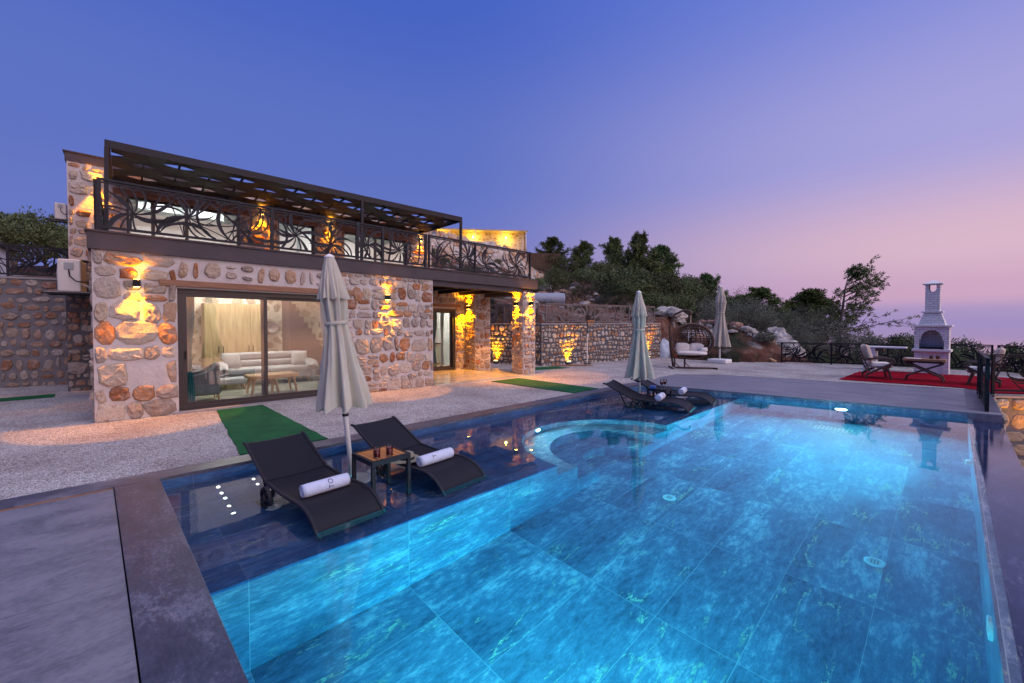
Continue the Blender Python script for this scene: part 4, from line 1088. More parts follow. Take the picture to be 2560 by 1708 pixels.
# terrace side wall, amber lit
wall_run('retaining_wall', 'big block stone wall below the red carpet lit amber', [(14.74, -.66), (17.55, -4.95)], -1.7, -.06, .4, M['mortar_dark'], M['concrete'], M['stones_big'], 71, 2.1)
mb = MB()
a = thing('retaining_wall', 'stone flank of the pool terrace beside the overflow ledge', 'wall', (11.75, -.65, -1.7)); 
mb.box(-.17, 2.95, 0, .03, 0, 1.66); st = MB(); stone_face(st, lambda x, z, d: (-.17 + x, -d, z), 3.12, 1.66, 77, (.25, .45), (.3, .6)); obj('stonework', mb, M['mortar_dark'], a, second=(st, M['stones_big']))

def uplight(pos, rz, lab, e=30):
    t = thing('ground_uplight', lab, 'uplight', pos, rz, 'amber ground uplights')
    mb = MB(); mb.box(-.09, .09, -.05, .05, 0, .05); obj('base', mb, M['black'], t)
    mb = MB(); mb.box(-.085, .085, -.045, .045, .05, .12); obj('housing', mb, M['grey_plastic'], t, bevel=.008)
    mb = MB(); mb.box(-.07, .07, -.035, .035, .1205, .1225); obj('lens', mb, M['em_warm'], t)
    l = bpy.data.lights.new('uplight_light', 'SPOT'); l.energy = e * 3; l.color = (1, .37, .0); l.spot_size = R(80); l.spot_blend = .7; l.shadow_soft_size = .05
    o = bpy.data.objects.new('uplight_light', l); COL.objects.link(o); o.parent = t; o.location = (0, 0, .14); o.rotation_euler = (R(180 - 8), 0, 0)
uplight((13.55, 10.66, 0), R(-11), 'amber uplight at the foot of the long retaining wall near the pillar', 150)
uplight((18.15, 9.70, 0), R(-11), 'amber uplight at the far end of the long retaining wall behind a parasol', 110)
uplight((11.72, 12.95, 0), R(-76), 'amber uplight at the wall glimpsed through the patio', 190)
uplight((14.55, -1.55, -1.6), R(-57), 'amber uplight below the red carpet terrace wall', 70)

# ------------------------------------------------------------------ loungers, table, parasols by the pool
def lounger(loc, rz, label):
    t = thing('sun_lounger', label, 'sun lounger', loc, rz, 'black sling sun loungers standing in the shallow shelf')
    # local: y = 0 at the foot, head towards +y, z = 0 on the shelf floor
    prof = [(-.035, .135), (-.005, .18), (.05, .235), (.12, .285), (.22, .325), (.36, .342), (.55, .335), (.75, .333), (.95, .342), (1.09, .352), (1.13, .357)]
    back = [(1.14, .36), (1.20, .385), (1.32, .44), (1.45, .50), (1.58, .562), (1.68, .612), (1.73, .628), (1.76, .625)]
    hw = .30
    def sheet_mb(pr, th=.012):
        mb = MB(); n = len(pr) - 1
        def fn(a, b):
            k = a * n; i = min(int(k), n - 1); f = k - i
            y = pr[i][0] + (pr[i+1][0] - pr[i][0]) * f; z = pr[i][1] + (pr[i+1][1] - pr[i][1]) * f
            sag = -.012 * (1 - (2*b - 1) ** 2)
            return (-hw + 2 * hw * b, y, z + sag)
        mb.grid(fn, n * 3, 8); mb.grid(lambda a, b: tuple(Vector(fn(a, b)) - Vector((0, 0, th))), n * 3, 8); return mb
    obj('seat', sheet_mb(prof), M['sling'], t, smooth=True, fixn=False)
    bk = obj('backrest', sheet_mb(back), M['sling'], t, smooth=True, fixn=False)
    for s in (-1, 1):
        mb = MB(); mb.tube([(s * (hw + .012), y, z) for y, z in prof], .018, 8); obj('side_rail', mb, M['metal_dark'], t, smooth=True)
        mb = MB(); mb.tube([(s * (hw + .012), y, z) for y, z in back], .017, 8); obj('back_rail', mb, M['metal_dark'], bk, smooth=True)
        mb = MB(); mb.tube([(s * (hw + .012), 0, .186), (s * (hw - .03), .03, .06), (s * (hw - .03), .035, 0)], .014, 8); obj('leg', mb, M['metal_dark'], t)
        mb = MB(); mb.bar((s * (hw - .01), .96, .33), (s * (hw - .01), 1.22, .02), .03, .035); obj('leg', mb, M['metal_dark'], t)
        mb = MB(); c = (s * (hw + .05), 1.02, .215)
        for q in range(28):
            a0, a1 = 2*math.pi*q/28, 2*math.pi*(q+1)/28
            mb.bar((c[0], c[1] + .115*math.cos(a0), c[2] + .115*math.sin(a0)), (c[0], c[1] + .115*math.cos(a1), c[2] + .115*math.sin(a1)), .03, .018)
        for q in range(6):
            a0 = 2*math.pi*q/6; mb.bar(c, (c[0], c[1] + .11*math.cos(a0), c[2] + .11*math.sin(a0)), .016, .014)
        mb.tube([(c[0] - .03, c[1], c[2]), (c[0] + .03, c[1], c[2])], .024, 10)
        obj('wheel', mb, M['metal_dark'], t)
    mb = MB(); mb.bar((-hw - .07, 1.06, .10), (hw + .07, 1.06, .10), .03, .03); mb.bar((-hw - .08, .92, .10), (-hw - .08, 1.18, .10), .03, .03); obj('axle_bar', mb, M['metal_dark'], t)
    mb = MB(); mb.bar((-hw, .003, .186), (hw, .003, .186), .02, .03); obj('foot_bar', mb, M['metal_dark'], t)
    mb = MB(); mb.bar((-hw + .04, 1.42, .47), (-hw + .04, 1.22, .10), .02, .02); mb.bar((hw - .04, 1.42, .47), (hw - .04, 1.22, .10), .02, .02); obj('back_strut', mb, M['metal_dark'], t)
    return t
LOUNGERS = [((1.63, 3.70, -.30), R(4.5), 'black sling lounger nearest the camera with a towel lettered T and O'),
            ((2.90, 3.71, -.30), R(6.5), 'black sling lounger with a hat and towel beyond the small side table'),
            ((8.68, 3.68, -.30), R(14), 'far black lounger left of the second pair in front of the parasol pole'),
            ((9.80, 3.66, -.30), R(14), 'farthest black lounger at the far pool corner')]
for a in LOUNGERS: lounger(*a)
def text_mesh(body, size):
    c = bpy.data.curves.new('lettering', 'FONT'); c.body = body; c.size = size; c.align_x = 'CENTER'; c.align_y = 'CENTER'; c.extrude = .0
    o = bpy.data.objects.new('lettering', c); COL.objects.link(o)
    dg = bpy.context.evaluated_depsgraph_get(); me = bpy.data.meshes.new_from_object(o.evaluated_get(dg))
    vs = [tuple(v.co) for v in me.vertices]; fs = [tuple(p.vertices) for p in me.polygons]
    bpy.data.objects.remove(o); bpy.data.curves.remove(c); bpy.data.meshes.remove(me)
    bm = bmesh.new(); bv = [bm.verts.new(v) for v in vs]
    for f in fs:
        try: bm.faces.new([bv[i] for i in f])
        except ValueError: pass
    bmesh.ops.triangulate(bm, faces=bm.faces[:]); bmesh.ops.subdivide_edges(bm, edges=[e for e in bm.edges if e.calc_length() > size * .12], cuts=3)
    bmesh.ops.triangulate(bm, faces=bm.faces[:]); bm.verts.index_update()
    r = [tuple(v.co) for v in bm.verts], [tuple(v.index for v in f.verts) for f in bm.faces]; bm.free(); return r
def towel(lounger_i, yl, label, L=.44, r=.062, letters=(('TO', .105, .1, 0.0, 'navy'),), xo=.0):
    loc, rz, _ = LOUNGERS[lounger_i]
    m = Matrix.LocRotScale(Vector(loc), Euler((0, 0, rz)), None)
    p = m @ Vector((xo, yl, .338 + r - .012))
    t = thing('rolled_towel', label, 'towel', p, rz, 'rolled pale blue towels on the loungers')
    mb = MB()
    def fn(a, b):
        an = 2 * math.pi * a; e = 1 - .05 * (abs(2*b - 1) ** 8)
        return ((b - .5) * L, r * e * math.cos(an), r * e * math.sin(an))
    mb.grid(fn, 28, 14, True); mb.f += [tuple(range(28))[::-1], tuple(14*28 + k for k in range(28))]; obj('roll', mb, M['towel'], t, smooth=True)
    for s in (-1, 1):
        mb = MB()
        pts = [(s * (L/2 + .0005), rr * math.cos(q), rr * math.sin(q)) for q, rr in ((k * .45, r * (.98 - .022 * k)) for k in range(38))]
        mb.tube(pts, .005, 5); obj('spiral_end', mb, M['towel'], t, smooth=False)
    for body, size, xoff, around, mat in letters:
        vs, fs = text_mesh(body, size)
        mb = MB(); out = []
        for x, y, z in vs:
            # baseline climbs round the roll, letter tops point to -x
            an = -math.pi / 2 - around - x / r        # angle from +y towards -y side
            th = math.radians(180 - 52) - x / r * 1.0 + around
            th = math.radians(128) - x / r + around
            out.append((xoff - y, (r + .0022) * math.cos(th), (r + .0022) * math.sin(th)))
        mb.v = out; mb.f = fs; obj('lettering', mb, M[mat], t, fixn=False)
    return t
towel(0, .50, 'rolled pale towel marked with navy letters on the nearest lounger', letters=(('T', .068, .03, .92, 'navy'), ('O', .068, .03, .12, 'navy')))
towel(1, .48, 'rolled pale towel marked T on the lounger with the hat', .47, letters=(('T', .068, -.06, .25, 'navy'),))
towel(2, .62, 'rolled towel with navy and red marks on the far left lounger', .40, .068, (('L', .10, .02, .1, 'navy'), ('I', .13, .05, .55, 'red_print')))
towel(3, .66, 'rolled towel with navy and red marks on the farthest lounger', .40, .068, (('L', .10, .02, .1, 'navy'), ('I', .13, .05, .55, 'red_print')))
# hat
def on_lounger(i, x, y, z):
    loc, rz, _ = LOUNGERS[i]; return Matrix.LocRotScale(Vector(loc), Euler((0, 0, rz)), None) @ Vector((x, y, z))
h = thing('bucket_hat', 'olive canvas sun hat lying on the second lounger', 'hat', on_lounger(1, -.20, .76, .338), R(20))
mb = MB()
def brim(a, b):
    an = 2*math.pi*a; r = .085 + .095 * b; return (r * 1.08 * math.cos(an), r * math.sin(an), .015 + .016 * math.sin(2*an) * b + .012 * (1-b))
mb.grid(brim, 40, 6, True); obj('brim', mb, M['hat'], h, smooth=True)
mb = MB(); mb.lathe([(.09, .02), (.088, .06), (.078, .092), (.05, .105), (.002, .108)], 28); obj('crown', mb, M['hat'], h, smooth=True)
mb = MB(); mb.lathe([(.0915, .025), (.0905, .05)], 28); obj('band', mb, M['sling'], h)

def side_table(loc, rz, s, h, label, top):
    t = thing('side_table', label, 'table', loc, rz, 'small side tables between the loungers')
    for x in (-1, 1):
        for y in (-1, 1):
            mb = MB(); mb.box(min(x*s/2, x*(s/2-.035)), max(x*s/2, x*(s/2-.035)), min(y*s/2, y*(s/2-.035)), max(y*s/2, y*(s/2-.035)), 0, h - .05); obj('leg', mb, M['metal_dark'], t)
    mb = MB(); q = s / 2
    mb.box(-q, q, -q, -q + .03, h - .049, h); mb.box(-q, q, q - .03, q, h - .049, h); mb.box(-q, -q + .03, -q + .03, q - .03, h - .049, h); mb.box(q - .03, q, -q + .03, q - .03, h - .049, h)
    obj('frame', mb, M['metal_dark'], t)
    mb = MB(); n = 7; w = (s - .06) / n
    for k in range(n): mb.box(-q + .031 + k*w, -q + .031 + (k+1)*w - .006, -q + .031, q - .031, h - .02, h - .003)
    obj('slatted_top', mb, top, t)
side_table((2.18, 4.22, -.30), R(2), .44, .57, 'small black side table with a slatted teak top between the near loungers', M['wood_teak'])
def tumbler(p, label, r=.034, h=.12, group='glasses of dark red drink on the teak table'):
    t = thing('drink_glass', label, 'glass', p, random.uniform(0, 3), group)
    mb = MB(); mb.lathe([(.001, .001), (r*.92, 0), (r, .006), (r, h)], 24, caps=False); obj('glass', mb, M['tumbler'], t, smooth=False)
    mb = MB(); mb.lathe([(r*.86, .013), (r*.87, h*.74), (.001, h*.74)], 24); obj('drink', mb, M['drink'], t, smooth=True)
    mb = MB(); mb.tube([(r, 0, h*.78), (r+.022, 0, h*.74), (r+.026, 0, h*.5), (r+.018, 0, h*.3), (r, 0, h*.26)], .0045, 6); obj('handle', mb, M['tumbler'], t, smooth=True)
tumbler((2.07, 4.10, .268), 'left glass of dark red drink on the teak side table'); tumbler((2.20, 4.08, .268), 'right glass of dark red drink on the teak side table')
side_table((9.02, 4.55, -.30), R(10), .42, .50, 'small black side table between the far loungers holding two stemmed glasses', M['black'])
for x, lab in ((8.93, 'left stemmed glass of red wine between the far loungers'), (9.08, 'right stemmed glass of red wine between the far loungers')):
    t = thing('wine_glass', lab, 'wine glass', (x, 4.45, .2), 0, 'stemmed glasses of red wine')
    mb = MB(); mb.lathe([(.035, 0), (.034, .004), (.006, .008), (.005, .075), (.02, .09), (.038, .12), (.040, .155), (.034, .20)], 20); obj('glass', mb, M['tumbler'], t, smooth=True)
    mb = MB(); mb.lathe([(.004, .088), (.019, .092), (.036, .121), (.037, .15), (.001, .15)], 20); obj('wine', mb, M['drink'], t, smooth=True)
b = thing('blue_box', 'small blue box beside the wine glasses on the far table', 'box', (8.86, 4.62, .2), R(20))
mb = MB(); mb.box(-.09, .09, -.055, .055, 0, .05); obj('body', mb, M['blue_plastic'], b, bevel=.008); mb = MB(); mb.box(-.092, .092, -.057, .057, .051, .06); obj('lid', mb, M['blue_plastic'], b, bevel=.004)

# ---- closed parasols
def parasol(base, top, label, seed, r_pole=.024, zt0=.69, tie=.44, flare=.30, basemb=None, rz=0, zbot=None, tier=.25, wt=1.0):
    base = Vector(base); top = Vector(top); L = (top - base).length; d = (top - base).normalized()
    q = d.to_track_quat('Z', 'X'); t = thing('closed_parasol', label, 'parasol', base, 0, 'closed off white parasols'); t.rotation_euler = q.to_euler()
    rnd = random.Random(seed)
    mb = MB(); mb.tube([(0,0,0), (0,0,L - .06)], r_pole, 14); obj('pole', mb, M['white_paint'], t, smooth=True)
    zb = zbot if zbot is not None else L - 1.68
    N = 8
    zr = L - .05 - (L - .05 - zb) * tie             # height of the tie
    def drape(rf, z0, z1, ph, amp, nz=34, hem=.05):
        def fn(a, b):
            z = z0 + (z1 - z0) * b; an = 2 * math.pi * a
            r = rf(z); am = amp(z)
            w = math.cos(N * an + ph); w = (abs(w) ** .7) * (1 if w > 0 else -1)
            w2 = .35 * math.sin(2 * N * an + 1.3 + ph * 2 + 2 * z)
            rr = r * (1 + am * (w + w2) + .07 * mnoise.noise((math.cos(an) * 2.5, math.sin(an) * 2.5, z * 4 + seed)) + .035 * mnoise.noise((math.cos(an) * 7, math.sin(an) * 7, z * 9 + seed)))
            zz = z - (hem * (.5 + .5 * math.cos(N * an + ph + .8)) if b < .02 else 0)
            sw = .5 * math.sin((z - zr) * 1.3) * am
            return (rr * math.cos(an + sw), rr * math.sin(an + sw), zz)
        m = MB(); m.grid(fn, 128, nz, True); return m
    def rad(z):
        if z > zr:
            k = (z - zr) / (L - .05 - zr); return wt * (.122 + .022 * math.sin(math.pi * min(1, k * 1.4)) - .085 * max(0, k - .62) / .38)
        k = (zr - z) / (zr - zb); return wt * (.122 + flare * k ** 1.1)
    obj('canopy', drape(rad, zb, L - .05, rnd.random() * 6, lambda z: .16 + .15 * abs(z - zr)), M['canvas'], t, smooth=True, fixn=False)
    zv = L - .06 - (L - zb) * tier
    ztop = L - .03
    obj('vent_cap', drape(lambda z: wt * (.055 + .155 * ((ztop - z) / (ztop - zv)) ** .85 * .72), zv, ztop, rnd.random() * 6, lambda z: .02 + .17 * (ztop - z) / (ztop - zv), 16, .03), M['canvas'], t, smooth=True, fixn=False)
    mb = MB(); mb.lathe([(.062 * wt, L - .035), (.064 * wt, L - .02), (.045 * wt, L - .003), (.015, L + .012), (.002, L + .016)], 20); obj('finial', mb, M['white_paint'], t, smooth=True)
    mb = MB(); mb.lathe([(rad(zr) * 1.16, zr - .022), (rad(zr) * 1.2, zr), (rad(zr) * 1.16, zr + .022)], 28); obj('tie_strap', mb, M['canvas'], t, smooth=True)
    mb = MB(); mb.lathe([(r_pole * 1.25, zb - .14), (r_pole * 1.25, zb - .11)], 14); obj('pole_collar', mb, M['metal_dark'], t)
    if basemb: basemb(t)
    return t
def concrete_foot(t):
    mb = MB(); mb.lathe([(.22, 0), (.22, .03), (.19, .05), (.06, .055), (.05, .16), (.03, .16)], 28); obj('foot', mb, M['grey_plastic'], t)
def white_foot(t):
    mb = MB(); mb.box(-.36, .36, -.36, .36, 0, .16); obj('foot', mb, M['white_paint'], t, bevel=.03)
parasol((2.14, 4.82, -.30), (1.955, 4.99, 2.42), 'large closed off white parasol between the near loungers in front of the glass door', 3, .028, zbot=1.02, flare=.135, wt=.90, basemb=concrete_foot)
parasol((8.93, 4.98, -.30), (8.86, 4.98, 2.36), 'closed parasol standing between the far loungers before the stone wall', 5, .026, zbot=.74, flare=.16, basemb=concrete_foot, wt=.90)
parasol((18.6, 6.75, -.01), (18.66, 6.75, 3.16), 'farthest closed parasol with a white square foot behind the swing seat', 9, .03, zbot=.72, flare=.14, basemb=white_foot, wt=1.1)

# ------------------------------------------------------------------ carpets and terrace furniture
def carpet(name, label, poly, z, mat, group=None, cat='carpet', th=.012):
    t = thing(name, label, cat, (poly[0][0], poly[0][1], z), 0, group)
    rj = random.Random(len(label) * 7 + int(poly[0][0] * 10)); pp = []
    for i in range(len(poly)):
        a, b = Vector(poly[i]), Vector(poly[(i + 1) % len(poly)]); m = max(1, int((b - a).length / .22))
        for k in range(m):
            q = a.lerp(b, k / m); pp.append((q.x - poly[0][0] + (rj.uniform(-.014, .014) if k else 0), q.y - poly[0][1] + (rj.uniform(-.014, .014) if k else 0)))
    mb = MB(); mb.prism(pp, 0, th); obj('pile', mb, mat, t)
    return t
G = 'green turf runners on the gravel'
carpet('turf_runner', 'green turf runner from the glass door to the pool edge', [(1.30, 6.18), (2.38, 6.18), (2.42, 9.62), (1.66, 9.64)], .0, M['turf'], G)
carpet('turf_runner', 'green turf runner from the patio towards the far loungers', [(8.05, 6.18), (9.05, 6.18), (9.05, 9.0), (8.02, 9.06)], .0, M['turf'], G)
carpet('turf_runner', 'green turf runner behind the corner pillar of the patio', [(9.75, 10.65), (10.55, 10.3), (12.45, 9.75), (12.5, 10.4), (11.2, 11.0)], .0, M['turf'], G)
carpet('turf_runner', 'dark green turf strip in front of the left retaining wall', [(-14, 14.0), (-.62, 13.9), (-.62, 14.45), (-14, 14.55)], .0, M['turf'], G)
carpet('door_mat', 'brown mat on the gravel in front of the long retaining wall', [(12.4, 10.75), (13.4, 9.75), (14.0, 9.75), (13.4, 10.5)], .0, M['mat_brown'], None, 'mat')
carpet('red_carpet', 'red carpet under the wooden lounge chairs and table', [(15.52, 2.30), (15.72, -.2), (15.05, -.70), (17.1, -3.6), (19.6, -2.4), (19.3, 1.5), (18.4, 2.2)], .004, M['carpet_red'])

# barbecue: local x across the front, y back, face towards -y
bq = thing('brick_barbecue', 'tall white brick barbecue with arched hearth and chimney', 'barbecue', (19.3, .50, 0), R(-90 - 4)); bq.scale = (.76, .8, 1)
def bo(name, f, mat=None, **k):
    mb = MB(); f(mb); return obj(name, mb, mat or M['brick'], bq, **k)
bo('leg', lambda m: m.box(-.53, -.33, 0, .60, 0, .72)); bo('leg', lambda m: m.box(.33, .53, 0, .60, 0, .72))
bo('lower_panel', lambda m: m.box(-.33, .33, .06, .58, 0, .715), M['white_paint'])
bo('hearth_slab', lambda m: m.box(-.60, .60, -.10, .62, .722, .80), M['white_paint'], bevel=.008)
def hearth(m):
    w = .53; z0 = .802; z1 = 1.52; r = .33; zc = 1.13
    pts = [(-w, z0), (-r - .05, z0), (-r - .05, 1.09), (-r, 1.09)] + [(-r * math.cos(math.pi*i/20), zc + r * 1.0 * math.sin(math.pi*i/20) * .85) for i in range(21)] + [(r, 1.09), (r + .05, 1.09), (r + .05, z0), (w, z0), (w, z1), (-w, z1)]
    m.prism(pts, 0, .12, 'y'); m.box(-w, -.44, .121, .60, z0, z1); m.box(.44, w, .121, .60, z0, z1); m.box(-.44, .44, .52, .60, z0, z1)
bo('hearth', hearth)
bo('grill_tray', lambda m: (m.box(-.38, .38, .03, .5, .81, .86), [m.bar((-.37 + k*.06, .02, .93), (-.37 + k*.06, .5, .93), .008, .008) for k in range(13)]), M['black'])
bo('mantel', lambda m: m.box(-.62, .62, -.08, .66, 1.522, 1.575), M['white_paint'], bevel=.008)
def hood(m):
    a = [(-.42, .0, 1.576), (.42, .0, 1.576), (.42, .56, 1.576), (-.42, .56, 1.576)]; b = [(-.26, .10, 1.97), (.26, .10, 1.97), (.26, .48, 1.97), (-.26, .48, 1.97)]
    m.add(a + b, [(0,3,2,1), (4,5,6,7), (0,1,5,4), (1,2,6,5), (2,3,7,6), (3,0,4,7)])
bo('hood', hood)
bo('collar', lambda m: m.box(-.33, .33, .04, .54, 1.972, 2.02), M['white_paint'], bevel=.006)
def chim(m):
    w = .225; r = .115; zc = 2.76; z1 = 2.88
    pts = [(-w, 2.021), (w, 2.021), (w, z1), (r, z1), (r, zc)] + [(r * math.cos(math.pi*i/12), zc - r * math.sin(math.pi*i/12)) for i in range(1, 12)] + [(-r, zc), (-r, z1), (-w, z1)]
    m.prism(pts, .08, .12, 'y'); m.prism(pts, .46, .50, 'y'); m.box(-w, -w + .045, .121, .459, 2.021, z1); m.box(w - .045, w, .121, .459, 2.021, z1)
bo('chimney', chim)
bo('chimney_cap', lambda m: m.add([(-.31, -.02, 2.882), (.31, -.02, 2.882), (.31, .60, 2.882), (-.31, .60, 2.882), (-.31, -.02, 2.91), (.31, -.02, 2.91), (.31, .60, 2.91), (-.31, .60, 2.91), (0, .29, 3.03)], [(0,3,2,1), (0,1,5,4), (1,2,6,5), (2,3,7,6), (3,0,4,7), (4,5,8), (5,6,8), (6,7,8), (7,4,8)]), M['white_paint'])
ct = thing('outdoor_counter', 'white outdoor kitchen counter with brick front left of the barbecue', 'counter', (19.6, 1.85, 0), R(-94))
mb = MB(); mb.box(-.42, .72, -.02, .5, .775, .82); obj('worktop', mb, M['white_paint'], ct, bevel=.006)
mb = MB(); mb.box(-.40, -.06, .03, .48, .0, .774); obj('cabinet', mb, M['brick'], ct)
mb = MB(); mb.box(-.055, .16, .02, .3, .66, .772); obj('drawer', mb, M['wood_walnut'], ct)

def lounge_chair(loc, rz, label):
    t = thing('wooden_armchair', label, 'armchair', loc, rz, 'wooden lounge armchairs on the red carpet'); t.scale = (.85, .76, 1.03)
    # faces local -y
    for s in (-1, 1):
        x = s * .40
        mb = MB(); mb.bar((x, -.34, 0), (x, -.22, .34), (.06), .095, (1,0,0)); mb.bar((x, -.23, .32), (x, -.40, .50), .06, .07, (1,0,0)); obj('leg', mb, M['wood_walnut'], t, bevel=.006)
        mb = MB(); mb.bar((x, .40, 0), (x, .40, .12), .05, .07, (1,0,0)); mb.bar((x, .42, .10), (x, -.36, .46), .06, .085, (1,0,0)); obj('leg', mb, M['wood_walnut'], t, bevel=.006)
        mb = MB(); pts = [(x, .42, .56), (x, .1, .575), (x, -.25, .575), (x, -.38, .555), (x, -.44, .51), (x, -.42, .455)]
        for p, q in zip(pts[:-1], pts[1:]): mb.bar(p, q, .085, .055, (0,0,1))
        obj('armrest', mb, M['wood_walnut'], t, bevel=.01)
        mb = MB(); mb.bar((x * .9, .30, .22), (x * .9, .60, .80), .045, .06, (1,0,0)); obj('back_post', mb, M['wood_walnut'], t)
    mb = MB(); mb.box(-.37, .37, -.26, -.20, .22, .29); mb.box(-.37, .37, .28, .34, .20, .27); obj('seat_rail', mb, M['wood_walnut'], t)
    mb = MB()
    for k in range(6): mb.bar((-.35, .335 + k*.045, .32 + k*.088), (.35, .335 + k*.045, .32 + k*.088), .05, .015)
    obj('back_slats', mb, M['wood_walnut'], t)
    def cush(a, b, w, h, th, n):
        X = (a - .5) * w; Y = (b - .5) * h
        e = (1 - abs(2*a - 1) ** 6) * (1 - abs(2*b - 1) ** 6)
        tuft = 1 - .28 * (math.cos(a * math.pi * 6) ** 2 * math.cos(b * math.pi * n) ** 2)
        return X, Y, th * (e ** .4) * (.75 + .25 * tuft)
    mb = MB()
    mb.grid(lambda a, b: (cush(a,b,.72,.66,.085,4)[0], cush(a,b,.72,.66,.085,4)[1] - .06, .375 + cush(a,b,.72,.66,.085,4)[2]), 24, 20)
    mb.grid(lambda a, b: (cush(a,b,.72,.66,.085,4)[0], cush(a,b,.72,.66,.085,4)[1] - .06, .375 - cush(a,b,.72,.66,.085,4)[2]), 24, 20)
    obj('seat_cushion', mb, M['cushion'], t, smooth=True)
    mb = MB(); ca, sa = math.cos(R(20)), math.sin(R(20))
    def bk(a, b, sg):
        X, Y, Z = cush(a, b, .72, .52, .125, 4); yy = Y + .30; dd = .115 + sg * Z
        return (X, .34 + yy * sa - dd * ca, .42 + yy * ca + dd * sa * .3)
    mb.grid(lambda a, b: bk(a, b, 1), 24, 20); mb.grid(lambda a, b: bk(a, b, -1), 24, 20)
    obj('back_cushion', mb, M['cushion_beige'], t, smooth=True)
    return t
lounge_chair((16.65, 1.56, .016), R(14), 'wooden armchair with cream cushions left of the crossed leg table')
lounge_chair((16.75, -.55, .016), R(180 - 4), 'wooden armchair with cream cushions behind the narrow black railing')
tb = thing('crossed_leg_table', 'wooden terrace table on crossed legs on the red carpet', 'table', (16.85, .56, .016), R(-3)); tb.scale = (.9, .70, 1)
mb = MB()
for k in range(5): mb.box(-.36 + k*.144, -.36 + (k+1)*.144 - .004, -.62, .62, .56, .62)
obj('tabletop', mb, M['wood_table'], tb, bevel=.004)
mb = MB(); mb.box(-.33, .33, -.58, -.52, .49, .559); mb.box(-.33, .33, .52, .58, .49, .559); mb.bar((0,-.52,.52), (0,.52,.52), .05, .06); obj('apron', mb, M['wood_walnut'], tb)
for x in (-.24, .24):
    for s in (-1, 1):
        o_ = .02 * s
        mb = MB(); mb.bar((x + o_, s * .56, .50), (x + o_, -s * .50, .13), .04, .075, (1,0,0)); mb.bar((x + o_, -s * .49, .15), (x + o_, -s * .56, 0), .04, .08, (1,0,0)); obj('leg', mb, M['wood_walnut'], tb, bevel=.005)
tumbler((16.78, .43, .637), 'left dark drink glass on the crossed leg table', .04, .13, 'dark drinks on the crossed leg table'); tumbler((16.8, .30, .637), 'right dark drink glass on the crossed leg table', .04, .13, 'dark drinks on the crossed leg table')
tr = thing('paper_menu', 'pale open booklet lying on the crossed leg table', 'booklet', (16.72, .78, .637), R(80))
mb = MB(); mb.box(-.15, -.001, -.1, .1, 0, .008); mb.box(.001, .15, -.1, .1, 0, .008); obj('pages', mb, M['white_paint'], tr)
mb = MB(); mb.box(-.155, .155, -.105, .105, -.003, -.0005); obj('cover', mb, M['blue_plastic'], tr)

# hanging double egg seat
sw = thing('swing_seat', 'brown rattan egg shaped double swing seat with white cushions', 'swing seat', (15.5, 6.62, 0), R(-52)); sw.scale = (.88, .95, 1.0)
# local: x across, -y towards viewer
mb = MB()
mb.tube([(-.80, -.42, .03), (-.78, .3, .03), (-.74, .55, .03)], .03, 8); mb.tube([(-.60, .0, .03), (0, -.1, .03), (.80, -.15, .03), (.92, -.35, .03)], .03, 8)
obj('base_frame', mb, M['rattan'], sw)
for x in (-.62, -.22):
    mb = MB(); mb.tube([(x, .1, .03), (x, .12, .42)], .035, 8); mb.bar((x, .1, .22), (x + .18, .02, .04), .025, .025); obj('stand_leg', mb, M['rattan'], sw)
mb = MB(); mb.tube([(-.62, .35, .03), (-.70, .55, .8), (-.72, .58, 1.5), (-.55, .5, 1.95), (-.2, .3, 2.12), (0, .1, 2.05), (0, .08, 1.92)], [.04]*7, 10); obj('hanging_arm', mb, M['rattan'], sw, smooth=True)
mb = MB(); mb.tube([(0, .08, 1.95), (0, .08, 1.6)], .012, 6); obj('chain', mb, M['steel'], sw)
def egg(th, ph):   # th around from left to right over the back, ph vertical
    a = .80; b = .56; c = .60
    y = b * math.cos(th) * math.cos(ph); x = a * math.sin(th) * math.cos(ph); z = .98 + c * math.sin(ph)
    return (x, y, z)
mb = MB()
for k in range(-8, 9):
    th = k * R(102) / 8
    mb.tube([egg(th, R(-80) + R(160) * i / 24) for i in range(25)], .018, 5)
for j in range(-9, 10):
    ph = j * R(78) / 9; jit = .015 * math.sin(j * 2.3)
    mb.tube([tuple(Vector(egg(R(-103) + R(206) * i / 28, ph)) + Vector((0, 0, jit * math.sin(i * 1.7)))) for i in range(29)], .015, 5)
obj('wicker_shell', mb, M['rattan'], sw)
mb = MB()
rim = [(.82 * math.cos(2*math.pi*i/48), -.14 - .03 * math.cos(4*math.pi*i/48), .98 + .63 * math.sin(2*math.pi*i/48)) for i in range(49)]
mb.tube(rim, .036, 8); obj('rim', mb, M['rattan'], sw, smooth=True)
def puff(cx, cy, cz, rx, ry, rz_, mat, name, tilt=0):
    mb = MB()
    def fn(a, b):
        u = 2*math.pi*a; v = math.pi * (b - .5)
        cu, su = math.cos(u), math.sin(u); cv, sv = math.cos(v), math.sin(v)
        f = lambda q: abs(q) ** .62 * (1 if q > 0 else -1)
        w = 1 + .045 * math.sin(3*u + 1) * math.sin(4*v) 
        return (cx + rx * f(cu) * f(cv) * w, cy + ry * f(su) * f(cv) * w, cz + rz_ * f(sv) * w + tilt * f(cu) * f(cv))
    mb.grid(fn, 32, 16, True); return obj(name, mb, mat, sw, smooth=True)
puff(0, -.0, .56, .60, .36, .075, M['cushion'], 'seat_cushion'); puff(-.28, .26, .74, .29, .11, .17, M['cushion'], 'back_cushion'); puff(.28, .26, .74, .29, .11, .16, M['cushion'], 'back_cushion')
puff(.46, -.0, .67, .15, .24, .09, M['cushion'], 'arm_cushion', .03)

